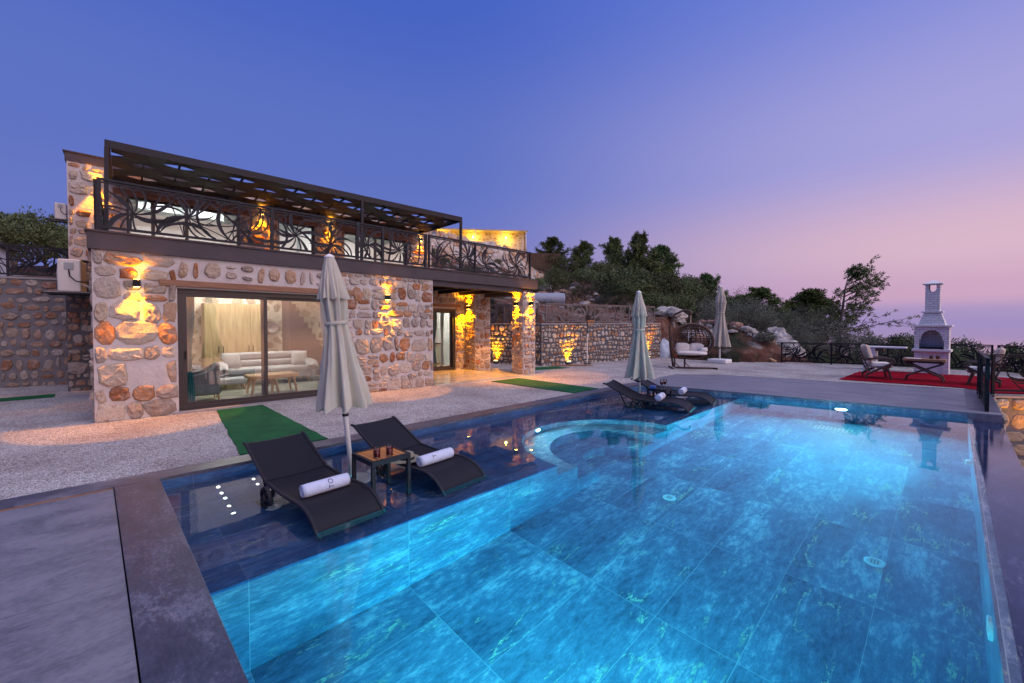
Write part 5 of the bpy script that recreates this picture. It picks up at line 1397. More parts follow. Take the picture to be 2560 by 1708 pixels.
# solar water tank behind the wall railing
p0 = Vector((15.05, 13.3, 2.12)); 
tk = thing('solar_water_tank', 'blue grey solar water tank lying behind the retaining wall railing', 'water tank', p0, R(-38))
mb = MB(); mb.tube([(-.95, 0, .62), (-.9, 0, .62), (.9, 0, .62), (.95, 0, .62)], [.26, .29, .29, .26], 28); obj('tank', mb, M['tank'], tk, smooth=False)
mb = MB(); mb.tube([(.955, 0, .62), (.985, 0, .62)], .25, 28); obj('end_cap', mb, M['black'], tk)
mb = MB(); mb.bar((-.5, 0, -.6), (-.5, 0, .34), .06, .06); mb.bar((.5, 0, -.6), (.5, 0, .34), .06, .06); mb.bar((-.5, 0, .3), (-.5, -.9, -.6), .05, .05); mb.bar((.5, 0, .3), (.5, -.9, -.6), .05, .05); obj('stand', mb, M['steel'], tk)
mb = MB(); mb.add([(-.9, -.15, .3), (.9, -.15, .3), (.9, -1.0, -.55), (-.9, -1.0, -.55), (-.9, -.19, .3), (.9, -.19, .3), (.9, -1.04, -.55), (-.9, -1.04, -.55)], [(0,1,2,3), (7,6,5,4), (0,4,5,1), (1,5,6,2), (2,6,7,3), (3,7,4,0)]); obj('collector_panel', mb, M['tank'], tk)

# basketball hoop on a thin pole before the wall
hp = thing('basketball_hoop', 'thin pole with a small hoop and orange net before the stone wall', 'basketball hoop', (14.15, 10.2, 0), R(0))
mb = MB(); mb.tube([(0,0,0), (0,0,1.2)], .02, 8); obj('lower_pole', mb, M['white_paint'], hp)
mb = MB(); mb.tube([(0,0,1.2), (0,0,2.05)], .018, 8); mb.box(-.2, .2, -.02, .02, 0, .04); obj('upper_pole', mb, M['black'], hp)
mb = MB(); mb.box(-.16, .16, -.03, -.02, 1.72, 1.95); obj('backboard', mb, M['black'], hp)
mb = MB(); mb.tube([(.13*math.cos(2*math.pi*i/20), -.16 + .13*math.sin(2*math.pi*i/20), 1.74) for i in range(21)], .008, 6, False); obj('rim', mb, M['orange_net'], hp)
mb = MB()
for i in range(10):
    a = 2*math.pi*i/10; mb.tube([(.13*math.cos(a), -.16 + .13*math.sin(a), 1.74), (.08*math.cos(a+.3), -.16 + .08*math.sin(a+.3), 1.56)], .005, 4)
obj('net', mb, M['orange_net'], hp)

# odds and ends near the end of the wall
tp = thing('wrapped_pile', 'pile under a pale bluish tarp at the end of the retaining wall', 'covered pile', (19.75, 9.75, -.2)); tp.scale = (.5, .6, .62)
def fn(a, b):
    u = 2*math.pi*a; r = 1 - b * .98
    k = 1 + .16 * mnoise.noise((math.cos(u)*1.6, math.sin(u)*1.6, b*2))
    return (1.15 * math.cos(u) * r ** .5 * k, .7 * math.sin(u) * r ** .5 * k, 1.75 * (b ** .7) * k)
mb = MB(); mb.grid(fn, 36, 16, True); obj('tarp', mb, M['tarp'], tp, smooth=True)
pk = thing('timber_plank', 'pale timber plank leaning on the rocky bank', 'plank', (20.25, 5.15, .02), R(58), ry=R(-17))
mb = MB(); mb.box(0, 1.9, -.07, .07, 0, .06); obj('board', mb, M['wood_leg'], pk); mb = MB(); mb.box(1.901, 1.96, -.07, .07, 0, .06); obj('end_cut', mb, M['cushion_beige'], pk)
for i, (x, y) in enumerate(((20.4, 8.85), (20.75, 8.45))):
    b = thing('bollard_light', ['left white unlit bollard light on the rocky bank', 'right white unlit bollard light on the rocky bank'][i], 'bollard light', (x, y, hill_final(x, y) - .1), 0, 'white bollard lights on the bank'); b.scale = (.62, .62, .42)
    mb = MB(); mb.tube([(0,0,0), (0,0,1.5)], .05, 12); obj('post', mb, M['white_paint'], b); mb = MB(); mb.lathe([(.075, 1.501), (.085, 1.54), (.085, 1.72), (.05, 1.8), (.002, 1.81)], 14); obj('head', mb, M['grey_plastic'], b, smooth=True)

# ---- the lit villa up on the hill, with straw pergola
hv = thing('hill_villa', 'small flat roofed villa glowing amber up on the hill behind the balcony', 'house', (25.5, 31.0, 7.0), R(-37))
mb = MB(); mb.box(-4.6, 4.6, 0, .3, 0, 3.0); mb.box(4.3, 4.6, .3, 6, 0, 3.0); mb.box(-4.6, -4.3, .3, 6, 0, 3.0); obj('wall', mb, M['stone_in'], hv)
mb = MB(); mb.box(-4.8, 4.75, -.95, 6.2, 3.001, 3.12); obj('roof', mb, M['canvas'], hv)
for a in (-3.4, -.4, 2.4):
    f = MB(); f.box(a, a + 1.6, -.06, -.002, .35, 1.25); w_ = obj('window', f, M['frame'], hv); g = MB(); g.box(a + .08, a + 1.52, -.075, -.061, .43, 1.17); obj('pane', g, M['em_villa'], w_)
for k in range(5):
    mb = MB(); mb.tube([(-4.6 + k*2.3, -.9, -.6), (-4.6 + k*2.3, -.9, 3.0)], .035, 6); obj('awning_post', mb, M['white_paint'], hv)
for x in (-3.2, -.2, 2.8):
    l = bpy.data.lights.new('villa_lamp', 'POINT'); l.energy = 110; l.color = (1, .48, .03); l.shadow_soft_size = .1
    o = bpy.data.objects.new('villa_lamp', l); COL.objects.link(o); o.parent = hv; o.location = (x, -.45, 2.3)
    mb = MB(); mb.lathe([(.05, 2.42), (.06, 2.5), (.02, 2.58)], 10, (x, -.45, 0)); obj('ceiling_lamp', mb, M['em_warm'], hv)
dw = thing('stone_terrace_wall', 'sloping tumbled stone bank below the hill villa', 'wall', (22.5, 26.9, 6.0), 0)
AZ = R(45.7); FWD = Vector((math.cos(AZ), math.sin(AZ), 0)); RGT = Vector((math.sin(AZ), -math.cos(AZ), 0))
def bank_pt(x, z, d):
    p = FWD * (29.5 + .9 * z) + RGT * (x - 10.5); k = sstep(10.5, 13.5, x)
    return (p.x - 22.5, p.y - 26.9, hill_final(p.x, p.y) - .15 + .115 * z * (1 - k) + d - 6.0)
mb = MB(); mb.grid(lambda a, b: bank_pt(13.5 * a, 9.5 * b, .05), 40, 30)
st = MB(); stone_face(st, bank_pt, 13.5, 9.5, 91, (.45, .85), (.5, 1.0), (.03, .09), (.12, .32), (2.0, 3.2), jit=.14)
obj('stonework', mb, M['mortar_dark'], dw, second=(st, M['stones_ret']))
sp_ = thing('straw_pergola', 'straw roofed pergola on thin poles beside the hill villa', 'pergola', (30.6, 28.2, 5.4), R(-37))
mb = MB(); mb.box(-1.9, 2.2, -1.2, 2.0, 2.55, 2.75); obj('straw_roof', mb, M['straw'], sp_)
mb = MB(); mb.box(-1.9, 2.15, -1.22, -1.16, 1.25, 2.6); obj('straw_screen', mb, M['straw'], sp_)
for x, y in ((-1.8, -1.1), (.4, -1.1), (2.0, -1.1), (2.0, 1.8)):
    mb = MB(); mb.tube([(x, y, -1.2), (x, y, 2.6)], .05, 8); obj('pole', mb, M['white_paint'], sp_)
ss = thing('straw_screen', 'leaning straw matting at the right end of the hill villa', 'screen', (28.9, 28.6, 6.6), R(-60))
mb = MB(); mb.add([(-.9, 0, 0), (.9, 0, 0), (.5, .1, 3.3), (-.9, .1, 3.3), (-.9, .1, 0), (.9, .1, 0), (.5, .2, 3.3), (-.9, .2, 3.3)], [(0,1,2,3), (7,6,5,4), (0,4,5,1), (1,5,6,2), (2,6,7,3), (3,7,4,0)]); obj('matting', mb, M['straw'], ss)
# white shed behind the left railing
sh = thing('white_shed', 'white walled shed behind the railing at the far left', 'shed', (-3.4, 23.5, 2.9), R(-6))
mb = MB(); mb.box(-3.2, -1.6, 0, 2, 0, 1.35); mb.box(-.3, 1.0, .1, 2, 0, 1.5); obj('wall', mb, M['white_paint'], sh)
mb = MB(); mb.box(-3.4, 1.2, -.1, 2.1, 1.501, 1.6); obj('roof', mb, M['slab'], sh)

# ------------------------------------------------------------------ trees, shrubs and rocks
def leaf_quad(mb, p, d, L, w, rnd):
    d = d.normalized(); s = d.cross(Vector((rnd.uniform(-1,1), rnd.uniform(-1,1), rnd.uniform(-1,1)))).normalized() * w / 2
    o = len(mb.v); q = p + d * L
    mb.v += [tuple(p - s * .4), tuple(p + d * L * .5 - s), tuple(q), tuple(p + d * L * .5 + s)]; mb.f.append((o, o+1, o+2, o+3))
def rdir(rnd):
    while True:
        v = Vector((rnd.uniform(-1,1), rnd.uniform(-1,1), rnd.uniform(-1,1)))
        if .05 < v.length < 1: return v.normalized()
def make_tree(kind, seed):
    """unit tree about 1 m high at the origin: (wood mesh, leaf mesh)"""
    rnd = random.Random(seed); wd = MB(); lf = MB(); tips = []
    def branch(p, d, L, r, depth, bend):
        pts = [p.copy()]; rs = [r]; n = 5; q = p.copy(); dd = d.normalized()
        for i in range(n):
            dd = (dd + rdir(rnd) * .16 + Vector(bend) * .12).normalized(); q = q + dd * L / n; pts.append(q.copy()); rs.append(r * (1 - .75 * (i + 1) / n))
            if depth > 0 and i >= 1:
                for _ in range(1 if rnd.random() < .75 else 2):
                    nd = (dd * .55 + rdir(rnd)).normalized(); branch(q, nd, L * rnd.uniform(.38, .6), rs[-1] * .7, depth - 1, bend)
            if depth <= 1: tips.append((q.copy(), dd.copy()))
        wd.tube(pts, rs, 5 if depth else 4, False)
    if kind == 'pine':
        top = 1.0; pts = [Vector((0,0,-.12))]; lean = rdir(rnd) * .05
        for i in range(1, 9): pts.append(Vector((lean.x * i / 3 + rnd.uniform(-.012, .012), lean.y * i / 3 + rnd.uniform(-.012,.012), i / 8 * .95)))
        wd.tube(pts, [.030 * (1 - .85 * i / 8) for i in range(9)], 6)
        for lvl in range(15):
            z = .16 + .80 * lvl / 14; c = pts[min(8, int(z / .95 * 8))]
            for k in range(rnd.choice((3, 4, 4))):
                a = rnd.uniform(0, 6.28); L = (.40 * (1 - z) ** .75 + .06) * rnd.uniform(.6, 1.2)
                branch(Vector((c.x, c.y, z)), Vector((math.cos(a), math.sin(a), rnd.uniform(.15, .6))), L, .008 * (1.2 - z), 1, (0, 0, .35))
        for p, d in tips:
            if rnd.random() < .22: continue
            for _ in range(13):
                leaf_quad(lf, p + rdir(rnd) * .022, d * .7 + rdir(rnd) + Vector((0,0,.25)), rnd.uniform(.03, .06), .012, rnd)
    elif kind == 'wind':
        pts = [Vector((0,0,-.12)), Vector((.0,0,.1)), Vector((.03,0,.35)), Vector((.06,.0,.6)), Vector((.08,0,.8)), Vector((.12,0,.98))]
        wd.tube(pts, [.022,.02,.016,.012,.008,.003], 6)
        def at(z):
            for a, b in zip(pts[:-1], pts[1:]):
                if a.z <= z <= b.z: return a.lerp(b, (z - a.z) / (b.z - a.z))
            return pts[-1]
        for z, L, up in ((.30,.62,.25),(.33,.5,.5),(.42,.34,.4),(.5,.30,.5),(.56,.24,.35),(.66,.34,.55),(.72,.42,.5),(.76,.40,.35),(.8,.44,.42),(.85,.34,.6),(.9,.18,.8),(.94,.1,1)):
            for s in (0, 1):
                branch(at(z), Vector((1, rnd.uniform(-.35, .35), up + rnd.uniform(-.1, .1))), L * rnd.uniform(.8, 1.05), .007, 1, (.3, 0, .05))
        for z, L in ((.55,.16),(.62,.12),(.72,.14),(.45,.2),(.35,.3),(.28,.36)):
            branch(at(z), Vector((-1, rnd.uniform(-.6,.6), .25)), L, .006, 1, (0,0,.2))
        for p, d in tips:
            if rnd.random() < .36: continue
            for _ in range(11): leaf_quad(lf, p + rdir(rnd) * .016, d + rdir(rnd) * .9 + Vector((.4,0,.2)), rnd.uniform(.022, .045), .009, rnd)
    else:
        airy = {'oak': (1.0, .55, 5200, .034), 'olive': (.9, .62, 6500, .027), 'shrub': (1.1, .42, 4600, .036), 'scrub': (.5, .5, 1500, .024)}[kind]
        pts = [Vector((0,0,-.15)), Vector((rnd.uniform(-.03,.03), rnd.uniform(-.03,.03), .14)), Vector((rnd.uniform(-.06,.06), rnd.uniform(-.06,.06), .32))]
        wd.tube(pts, [.035, .028, .018], 6)
        for k in range(9):
            a = k * 2.4 + rnd.uniform(-.3, .3); branch(pts[1].lerp(pts[2], rnd.random()), Vector((math.cos(a), math.sin(a), rnd.uniform(.35, 1.3) * (1.5 if kind == 'shrub' else 1))), rnd.uniform(.38, .60), .012, 1, (0,0,.25))
        clumps = []
        for k in range(44 if kind != 'scrub' else 22):
            v = rdir(rnd); v.z = abs(v.z) * 1.0 - .25
            rr = rnd.uniform(.55, 1.0)
            c = Vector((v.x * airy[1] * rr, v.y * airy[1] * rr, .54 + v.z * .46 * rr))
            if kind == 'shrub': c = Vector((v.x * airy[1] * rr * (1.1 - c.z * .7), v.y * airy[1] * rr * (1.1 - c.z * .7), max(.06, c.z * 1.02)))
            clumps.append((c, rnd.uniform(.07, .17)))
        for _ in range(airy[2]):
            if rnd.random() < .75 or not tips:
                c, r = rnd.choice(clumps); u = rdir(rnd) * r * rnd.random() ** .4; u.z *= .8; p = c + u; d = u
            else:
                p, d = rnd.choice(tips); p = p + rdir(rnd) * .03
            up = Vector((0,0,.9 if kind == 'shrub' else .35))
            leaf_quad(lf, p, d.normalized() * .6 + rdir(rnd) + up, airy[3] * rnd.uniform(.7, 1.7), airy[3] * (.38 if kind != 'oak' else .6), rnd)
    return wd, lf
LABEL = {'pine': ('pine_tree', 'dark airy pine tree on the rocky slope', 'tree', 'pines on the hillside', 'leaf_pine'),
         'pinel': ('pine_tree', 'lighter green pine with a broad crown', 'tree', 'pines on the hillside', 'leaf_pine_light'),
         'wind': ('windswept_pine', 'wind bent pine leaning right against the pink sky', 'tree', None, 'leaf_pine'),
         'oak': ('evergreen_tree', 'dense dark evergreen tree on the slope', 'tree', 'evergreen trees on the hillside', 'leaf_oak'),
         'oakl': ('evergreen_tree', 'dark evergreen tree behind the left railing', 'tree', 'trees behind the left wall', 'leaf_oak'),
         'olive': ('olive_tree', 'round grey green olive bush', 'olive tree', 'olive bushes on the slope', 'leaf_olive'),
         'scrub': ('dry_bush', 'thin dry brown bush on the slope', 'bush', 'dry bushes on the slope', 'leaf_brown'),
         'shrub': ('tall_shrub', 'upright green shrub beyond the terrace', 'shrub', 'shrubs beyond the terrace', 'leaf_shrub')}
TREES = [
    ('pine', 33.6, 28.7, 10.27, 3.2),
    ('pine', 34.1, 25.4, 9.37, 3.2),
    ('oak', 30.0, 23.9, 7.42, 3.0),
    ('pine', 34.8, 22.0, 9.41, 3.0),
    ('pine', 32.8, 18.3, 8.92, 3.6),
    ('pine', 36.2, 17.8, 8.37, 3.4),
    ('oak', 22.8, 14.0, 5.34, 4.0),
    ('oak', 27.9, 18.9, 6.66, 3.4),
    ('oak', 26.4, 13.3, 5.20, 3.2),
    ('oak', 32.4, 14.4, 5.60, 3.6),
    ('oak', 22.4, 11.7, 3.49, 2.4),
    ('pine', 46.3, 17.7, 6.49, 3.4),
    ('olive', 29.6, 11.7, 3.43, 3.4),
    ('scrub', 45.4, 14.4, 5.58, 3.2),
    ('oak', 38.3, 13.0, 4.04, 3.4),
    ('olive', 26.2, 7.9, 3.00, 2.8),
    ('scrub', 38.4, 10.1, 3.39, 3.0),
    ('pinel', 39.9, 8.5, 4.01, 4.0),
    ('pinel', 38.6, 7.0, 3.29, 3.6),
    ('wind', 34.7, 5.3, 5.00, 3.6),
    ('oak', 31.1, 7.4, 2.44, 2.4),
    ('olive', 28.6, 5.0, 2.10, 4.2),
    ('olive', 25.4, 5.3, 1.41, 2.4),
    ('olive', 30.4, 3.9, 1.14, 2.6),
    ('shrub', 28.0, 2.0, 1.63, 2.2),
    ('shrub', 29.9, 1.6, 1.67, 2.2),
    ('shrub', 31.1, 3.2, 1.31, 2.2),
    ('shrub', 36.0, 1.2, 0.75, 2.4),
    ('shrub', 43.2, -0.2, 0.46, 3.0),
    ('shrub', 47.2, -1.4, 0.32, 3.0),
    ('shrub', 48.4, -2.5, 0.12, 3.0),
    ('shrub', 52.5, -3.8, -0.18, 3.0),
    ('shrub', 37.1, 0.1, 0.30, 2.4),
    ('scrub', 26.6, 21.6, 5.10, 1.8),
    ('oak', 23.1, 19.4, 4.25, 1.2),
    ('scrub', 26.2, 19.2, 4.74, 1.6),
    ('shrub', 26.3, 9.2, 1.80, 2.0),
    ('oak', 28.2, 10.2, 2.76, 2.6),
    ('olive', 29.9, 12.7, 4.25, 3.0),
    ('oak', 34.8, 9.4, 2.93, 3.0),
    ('oak', 19.1, 10.7, 2.52, 2.0),
    ('oakl', -3.4, 39.7, 8.46, 5.0),
    ('oakl', -2.1, 41.1, 9.15, 4.2),
    ('oakl', -0.9, 34.4, 6.98, 2.6),
    ('oakl', -4.7, 39.6, 7.95, 5.0),
    ('oak', 16.5, 15.2, 4.0, 1.6), ('scrub', 18.4, 14.2, 3.7, 1.5), ('oak', 19.6, 16.6, 4.9, 1.8), ('scrub', 17.2, 17.5, 4.9, 1.5), ('oak', 24.5, 18.0, 5.6, 2.6), ('oak', 22.6, 18.8, 5.5, 1.8),
    ('oak', 28.5, 16.6, 5.4, 3.0), ('oak', 25.6, 15.4, 4.9, 2.6), ('oak', 30.5, 19.5, 6.6, 3.2), ('oak', 24.8, 11.4, 3.6, 2.4), ('oak', 29.5, 9.6, 3.5, 2.8), ('olive', 26.8, 9.6, 3.0, 2.6), ('oak', 33.5, 12.2, 4.2, 3.2), ('olive', 27.4, 6.6, 2.6, 2.4),
    ('olive', 26.9, 3.4, 1.3, 2.6), ('shrub', 25.6, 2.6, .9, 2.2), ('shrub', 25.0, 1.2, .7, 2.2), ('shrub', 27.0, .2, 1.2, 2.4), ('shrub', 26.4, -1.0, .9, 2.4), ('shrub', 31.2, -.4, 1.6, 2.8), ('shrub', 29.0, -2.6, .9, 2.8), ('shrub', 34.2, -2.2, 1.5, 3.0), ('shrub', 26.0, -4.4, .6, 2.6), ('olive', 24.0, 4.6, 1.3, 2.0), ('olive', 24.6, 2.4, 1.0, 2.0),
    ('oakl', -6.5, 36, 8.2, 5.0), ('oakl', -.2, 37, 7.6, 3.2), ('oakl', -2.6, 33.0, 7.0, 3.6), ('scrub', 28.4, 22.6, 6.0, 2.0), ('scrub', 26.6, 24.6, 7.2, 2.0), ('oak', 31.5, 26.4, 8.3, 2.6), ('oak', 37.5, 25.0, 8.2, 3.2), ('oak', 35.6, 15.6, 5.6, 3.4), ('oak', 39.5, 19.6, 6.2, 3.4),
    ('olive', 27.5, 8.4, 3.3, 3.2), ('oak', 30.5, 9.8, 3.6, 3.4), ('pinel', 33.2, 9.6, 4.0, 3.6), ('pinel', 36.5, 7.6, 3.8, 3.8), ('olive', 31.5, 6.2, 2.9, 3.2), ('oak', 28.5, 12.8, 4.9, 3.0), ('oak', 24.2, 13.2, 4.4, 2.2), ('scrub', 25.6, 8.4, 2.4, 1.8), ('olive', 23.6, 8.9, 2.6, 1.8),
    ('oak', 21.9, 13.2, 4.6, 2.2), ('scrub', 20.4, 12.6, 3.2, 1.6), ('scrub', 21.2, 15.4, 4.2, 1.8), ('scrub', 23.0, 9.9, 2.1, 1.4), ('scrub', 24.0, 6.6, 1.5, 1.6), ('olive', 24.4, 9.0, 2.9, 2.4), ('scrub', 22.3, 7.6, 1.7, 1.0),
]
TL_LABELS = {0: 'dark airy pine beside the straw pergola on the hill', 1: 'dark airy pine just right of the hill villa', 2: 'first dense dark evergreen from the left just right of the hill villa', 49: 'second dense dark evergreen from the left just right of the hill villa', 3: 'dark airy pine above the long stone wall', 4: 'first dark airy pine from the left above the swing seat', 5: 'second dark airy pine from the left above the swing seat', 7: 'first dense dark evergreen from the left above the long stone wall', 76: 'second dense dark evergreen from the left above the long stone wall', 53: 'third dense dark evergreen from the left above the long stone wall', 6: 'fourth dense dark evergreen from the left above the long stone wall', 88: 'fifth dense dark evergreen from the left above the long stone wall', 52: 'sixth dense dark evergreen from the left above the long stone wall', 51: 'seventh dense dark evergreen from the left above the long stone wall', 40: 'eighth dense dark evergreen from the left above the long stone wall', 85: 'first dense dark evergreen from the left above the swing seat', 10: 'second dense dark evergreen from the left above the swing seat', 8: 'third dense dark evergreen from the left above the swing seat', 78: 'fourth dense dark evergreen from the left above the swing seat', 54: 'fifth dense dark evergreen from the left above the swing seat', 84: 'sixth dense dark evergreen from the left above the swing seat', 9: 'seventh dense dark evergreen from the left above the swing seat', 77: 'eighth dense dark evergreen from the left above the swing seat', 11: 'dark airy pine behind the farthest parasol', 38: 'first olive bush from the left behind the farthest parasol', 12: 'second olive bush from the left behind the farthest parasol', 87: 'third olive bush from the left behind the farthest parasol', 93: 'fourth olive bush from the left behind the farthest parasol', 56: 'fifth olive bush from the left behind the farthest parasol', 86: 'first dry brown bush from the left between farthest parasol and windswept pine', 13: 'second dry brown bush from the left between farthest parasol and windswept pine', 92: 'third dry brown bush from the left between farthest parasol and windswept pine', 16: 'fourth dry brown bush from the left between farthest parasol and windswept pine', 57: 'first dense dark evergreen from the left behind the farthest parasol', 37: 'second dense dark evergreen from the left behind the farthest parasol', 14: 'third dense dark evergreen from the left behind the farthest parasol', 79: 'first olive bush from the left between farthest parasol and windswept pine', 15: 'second olive bush from the left between farthest parasol and windswept pine', 58: 'third olive bush from the left between farthest parasol and windswept pine', 17: 'first lighter green pine from the left behind the railing left of the windswept pine', 82: 'second lighter green pine from the left behind the railing left of the windswept pine', 18: 'third lighter green pine from the left behind the railing left of the windswept pine', 55: 'first dense dark evergreen from the left between farthest parasol and windswept pine', 80: 'second dense dark evergreen from the left between farthest parasol and windswept pine', 39: 'third dense dark evergreen from the left between farthest parasol and windswept pine', 20: 'fourth dense dark evergreen from the left between farthest parasol and windswept pine', 22: 'first olive bush from the left behind the railing left of the windswept pine', 83: 'second olive bush from the left behind the railing left of the windswept pine', 68: 'third olive bush from the left behind the railing left of the windswept pine', 21: 'fourth olive bush from the left behind the railing left of the windswept pine', 23: 'first olive bush from the left between windswept pine and barbecue', 59: 'second olive bush from the left between windswept pine and barbecue', 69: 'third olive bush from the left between windswept pine and barbecue', 26: 'first upright green shrub from the left between windswept pine and barbecue', 60: 'second upright green shrub from the left between windswept pine and barbecue', 24: 'third upright green shrub from the left between windswept pine and barbecue', 25: 'first upright green shrub from the left behind the barbecue', 61: 'second upright green shrub from the left behind the barbecue', 27: 'third upright green shrub from the left behind the barbecue', 62: 'fourth upright green shrub from the left behind the barbecue', 32: 'fifth upright green shrub from the left behind the barbecue', 28: 'first upright green shrub from the left right of the barbecue chimney', 64: 'second upright green shrub from the left right of the barbecue chimney', 29: 'third upright green shrub from the left right of the barbecue chimney', 63: 'fourth upright green shrub from the left right of the barbecue chimney', 30: 'fifth upright green shrub from the left right of the barbecue chimney', 66: 'sixth upright green shrub from the left right of the barbecue chimney', 31: 'seventh upright green shrub from the left right of the barbecue chimney', 65: 'eighth upright green shrub from the left right of the barbecue chimney', 67: 'ninth upright green shrub from the left right of the barbecue chimney', 33: 'first dry brown bush from the left just right of the hill villa', 73: 'second dry brown bush from the left just right of the hill villa', 46: 'third dry brown bush from the left just right of the hill villa', 35: 'fourth dry brown bush from the left just right of the hill villa', 90: 'fifth dry brown bush from the left just right of the hill villa', 45: 'first dense dark evergreen from the left beside the straw pergola on the hill', 47: 'second dense dark evergreen from the left beside the straw pergola on the hill', 34: 'third dense dark evergreen from the left beside the straw pergola on the hill', 75: 'fourth dense dark evergreen from the left beside the straw pergola on the hill', 50: 'fifth dense dark evergreen from the left beside the straw pergola on the hill', 36: 'upright green shrub behind the farthest parasol', 70: 'first dark evergreen from the left behind the far left railing', 44: 'second dark evergreen from the left behind the far left railing', 41: 'third dark evergreen from the left behind the far left railing', 72: 'fourth dark evergreen from the left behind the far left railing', 42: 'fifth dark evergreen from the left behind the far left railing', 43: 'sixth dark evergreen from the left behind the far left railing', 71: 'seventh dark evergreen from the left behind the far left railing', 48: 'first dry brown bush from the left beside the straw pergola on the hill', 74: 'second dry brown bush from the left beside the straw pergola on the hill', 81: 'lighter green pine between farthest parasol and windswept pine', 89: 'dry brown bush above the long stone wall', 91: 'dry brown bush above the swing seat', 94: 'dry brown bush behind the farthest parasol'}
PROTO = {}
for i, (kind, x, y, zt, w) in enumerate(TREES):
    nm, lab, cat, grp, leaf = LABEL[kind]; base = {'pinel': 'pine', 'oakl': 'oak'}.get(kind, kind)
    g = hill_final(x, y); hgt = max(.7, zt - g + .05) * (.84 if kind == 'shrub' else .98)
    var = i % 3 if base in ('oak', 'pine', 'olive', 'shrub') else i % 2
    key = (base, var, leaf)
    rz = 0.6 if kind == 'wind' else (i * 2.399) % 6.28
    lab = TL_LABELS.get(i, lab)
    unit_w = {'pine': .72, 'wind': 1.0, 'oak': 1.15, 'olive': 1.2, 'shrub': .85, 'scrub': 1.0}[base]
    sx = w / unit_w if kind != 'wind' else hgt
    if key not in PROTO:
        t = thing(nm, lab, cat, (x, y, g), rz, grp)
        kk = (base, var)
        if kk not in PROTO: PROTO[kk] = make_tree(base, 100 + var * 17 + len(base) * 5)
        wdm, lfm = PROTO[kk]
        obj('trunk', wdm, M['bark'], t, smooth=True, fixn=False); obj('crown', lfm, M[leaf], t, fixn=False)
        PROTO[key] = t
    else:
        t = dup(PROTO[key], (x, y, g), rz, lab, grp)
    t.scale = (sx, sx, hgt)
    if kind == 'wind': t.rotation_euler = (0, 0, R(-46))

# low bushes filling the slope
rnd = random.Random(21); lowp = []
for i in range(110):
    while True:
        x, y = (rnd.uniform(20.5, 34), rnd.uniform(3.5, 14)) if rnd.random() < .6 else (rnd.uniform(13.5, 30), rnd.uniform(12.5, 27))
        if not inside(x, y) and edge_d(x, y) > .9: break
    k = i % 3; h = rnd.uniform(.35, .95); mt = ('leaf_olive', 'leaf_oak', 'leaf_shrub')[k]
    if i < 3:
        t = thing('low_bush', 'low scrubby bush among the rocks of the slope', 'bush', (x, y, 0), 0, 'low bushes on the slope')
        wdm, lfm = PROTO[('oak', 0)] if k != 1 else make_tree('oak', 71)
        obj('stems', wdm, M['bark'], t, smooth=True, fixn=False); obj('foliage', lfm, M[mt], t, fixn=False); lowp.append(t)
    else: t = dup(lowp[k])
    t.location = (x, y, hill_final(x, y) - .25 * h); t.rotation_euler = (0, 0, rnd.uniform(0, 6.28)); t.scale = (h * rnd.uniform(.7, 1.2), h * rnd.uniform(.7, 1.2), h)

# palm like plant behind the patio, cut by the pillars
pl = thing('spiky_palm', 'spiky young palm standing behind the railing seen through the patio', 'palm', (12.75, 14.3, 1.5), 0)
mb = MB(); mb.tube([(0,0,-.4), (0,0,.5)], [.13, .11], 10); obj('trunk', mb, M['bark'], pl)
mb = MB(); rnd = random.Random(4)
for k in range(46):
    a = rnd.uniform(0, 6.28); e = rnd.uniform(-.3, 1.3); L = rnd.uniform(.8, 1.15); pts = []
    for i in range(8):
        t_ = i / 7; ee = e - 1.0 * t_ * t_; pts.append(Vector((math.cos(a) * math.cos(e) * L * t_, math.sin(a) * math.cos(e) * L * t_, .5 + L * t_ * math.sin(e) - .35 * t_ * t_)))
    mb.ribbon(pts, [.03, .045, .05, .05, .045, .035, .022, .006], (math.cos(a + 1.57) * .2, math.sin(a + 1.57) * .2, 1), .004)
obj('crown', mb, M['leaf_shrub'], pl, fixn=False)

# rocks
def rock_mesh(seed, sub=4):
    bm = bmesh.new(); bmesh.ops.create_icosphere(bm, subdivisions=sub, radius=1)
    for v in bm.verts:
        p = v.co.copy(); n1 = mnoise.noise(p * 1.1 + Vector((seed * 3.1, 0, 0))); n2 = mnoise.noise(p * 2.6 + Vector((0, seed * 1.7, 0))); n3 = mnoise.noise(p * 6 + Vector((0, 0, seed)))
        v.co = p * (1 + .38 * n1 + .20 * n2 + .07 * n3)
        v.co.z = max(v.co.z, -.55)
    m = MB(); bm.verts.index_update(); m.v = [tuple(v.co) for v in bm.verts]; m.f = [tuple(v.index for v in f.verts) for f in bm.faces]; bm.free(); return m
BIG = [(25.2, 6.3, 1.05, 1.25, 'large pale limestone boulder with a pointed top among the olive bushes'),
       (23.6, 6.6, .75, .6, 'grey limestone boulder left of the pointed boulder'),
       (22.7, 5.6, .8, .5, 'low pale boulder on the bank behind the black railing'),
       (24.4, 11.6, .8, .55, 'pale boulder under the dark trees above the swing seat'),
       (21.3, 10.5, .9, .5, 'grey boulder at the end of the long wall'),
       (22.2, 5.0, .55, .4, 'small pale boulder beside the rail post'), (26.1, 7.2, .7, .6, 'grey boulder behind the parasol')]
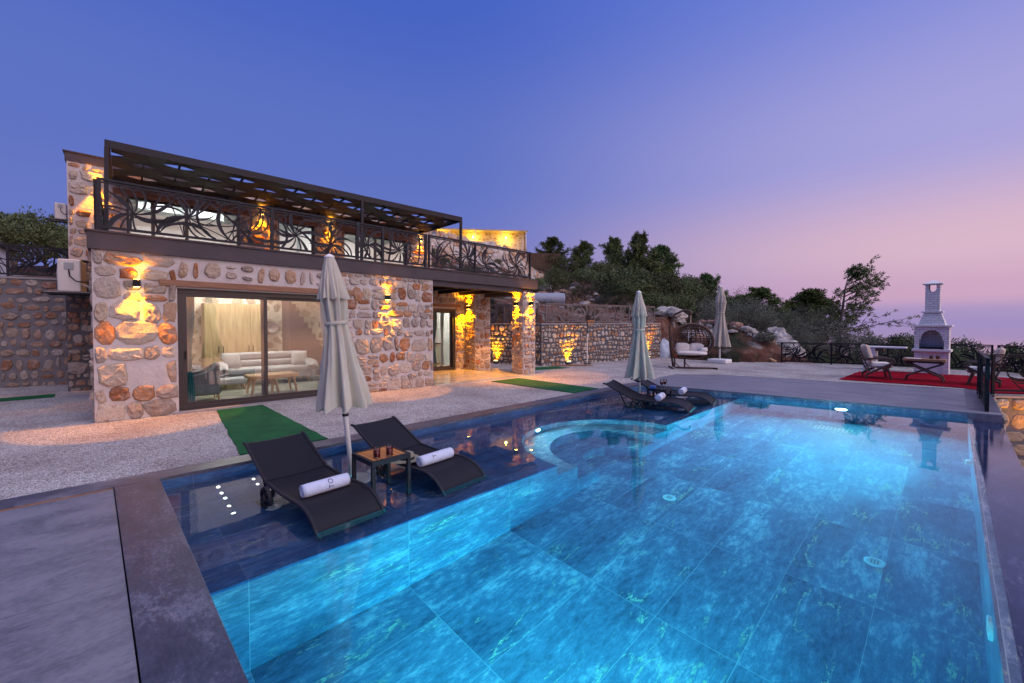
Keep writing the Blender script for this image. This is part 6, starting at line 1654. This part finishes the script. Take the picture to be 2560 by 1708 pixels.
for i, (x, y, r, h, lab) in enumerate(BIG):
    t = thing('boulder', lab, 'boulder', (x, y, hill_final(x, y) + h * .25), i * 1.3, 'limestone boulders on the slope'); t.scale = (r, r * .85, h)
    obj('stone', rock_mesh(i + 1, 5), M['rock'], t, smooth=False, fixn=False)
rnd = random.Random(12); protos = []
cnt = 0
def bank_spot():
    while True:
        if rnd.random() < .66:
            k = rnd.random(); a = Vector((19.5, 8.9)).lerp(Vector((21.9, 4.2)), k); p = a + Vector((rnd.uniform(.1, 3.6), rnd.uniform(-.4, 1.6)))
        else:
            p = Vector((rnd.uniform(13, 25), rnd.uniform(11.8, 21)))
        if not inside(p.x, p.y) and edge_d(p.x, p.y) > .15: return p
for i in range(290):
    p = bank_spot(); r = .08 + .32 * rnd.random() ** 1.8; g = hill_final(p.x, p.y); red = rnd.random() < .35
    key = (i % 4, red)
    pr = [q for k, q in protos if k == key]
    if pr: t = dup(pr[0], (p.x, p.y, g + r * .2), rnd.uniform(0, 6.28))
    else:
        t = obj('loose_stone', rock_mesh(30 + i, 2), M['rock_red'] if red else M['rock'], None, fixn=False)
        tag(t, 'reddish loose stone on the rocky bank' if red else 'pale loose stone on the rocky bank', 'stone', 'loose stones on the bank'); protos.append((key, t)); t.location = (p.x, p.y, g + r * .2)
    t.scale = (r * rnd.uniform(.8, 1.5), r, r * rnd.uniform(.5, .9))
# dry grass tufts on the slope
rnd = random.Random(5); mb = MB()
for i in range(2600):
    p = bank_spot() if rnd.random() < .6 else Vector((rnd.uniform(19, 40), rnd.uniform(2, 28)))
    if inside(p.x, p.y): continue
    g = hill_final(p.x, p.y)
    for k in range(5): leaf_quad(mb, Vector((p.x + rnd.uniform(-.08,.08), p.y + rnd.uniform(-.08,.08), g - .02)), rdir(rnd) * .5 + Vector((0,0,1)), rnd.uniform(.12, .38), .02, rnd)
o = obj('dry_grass', mb, M['leaf_brown'], None, fixn=False); o['kind'] = 'stuff'; tag(o, 'dry brown grass scattered over the rocky hillside', 'grass')
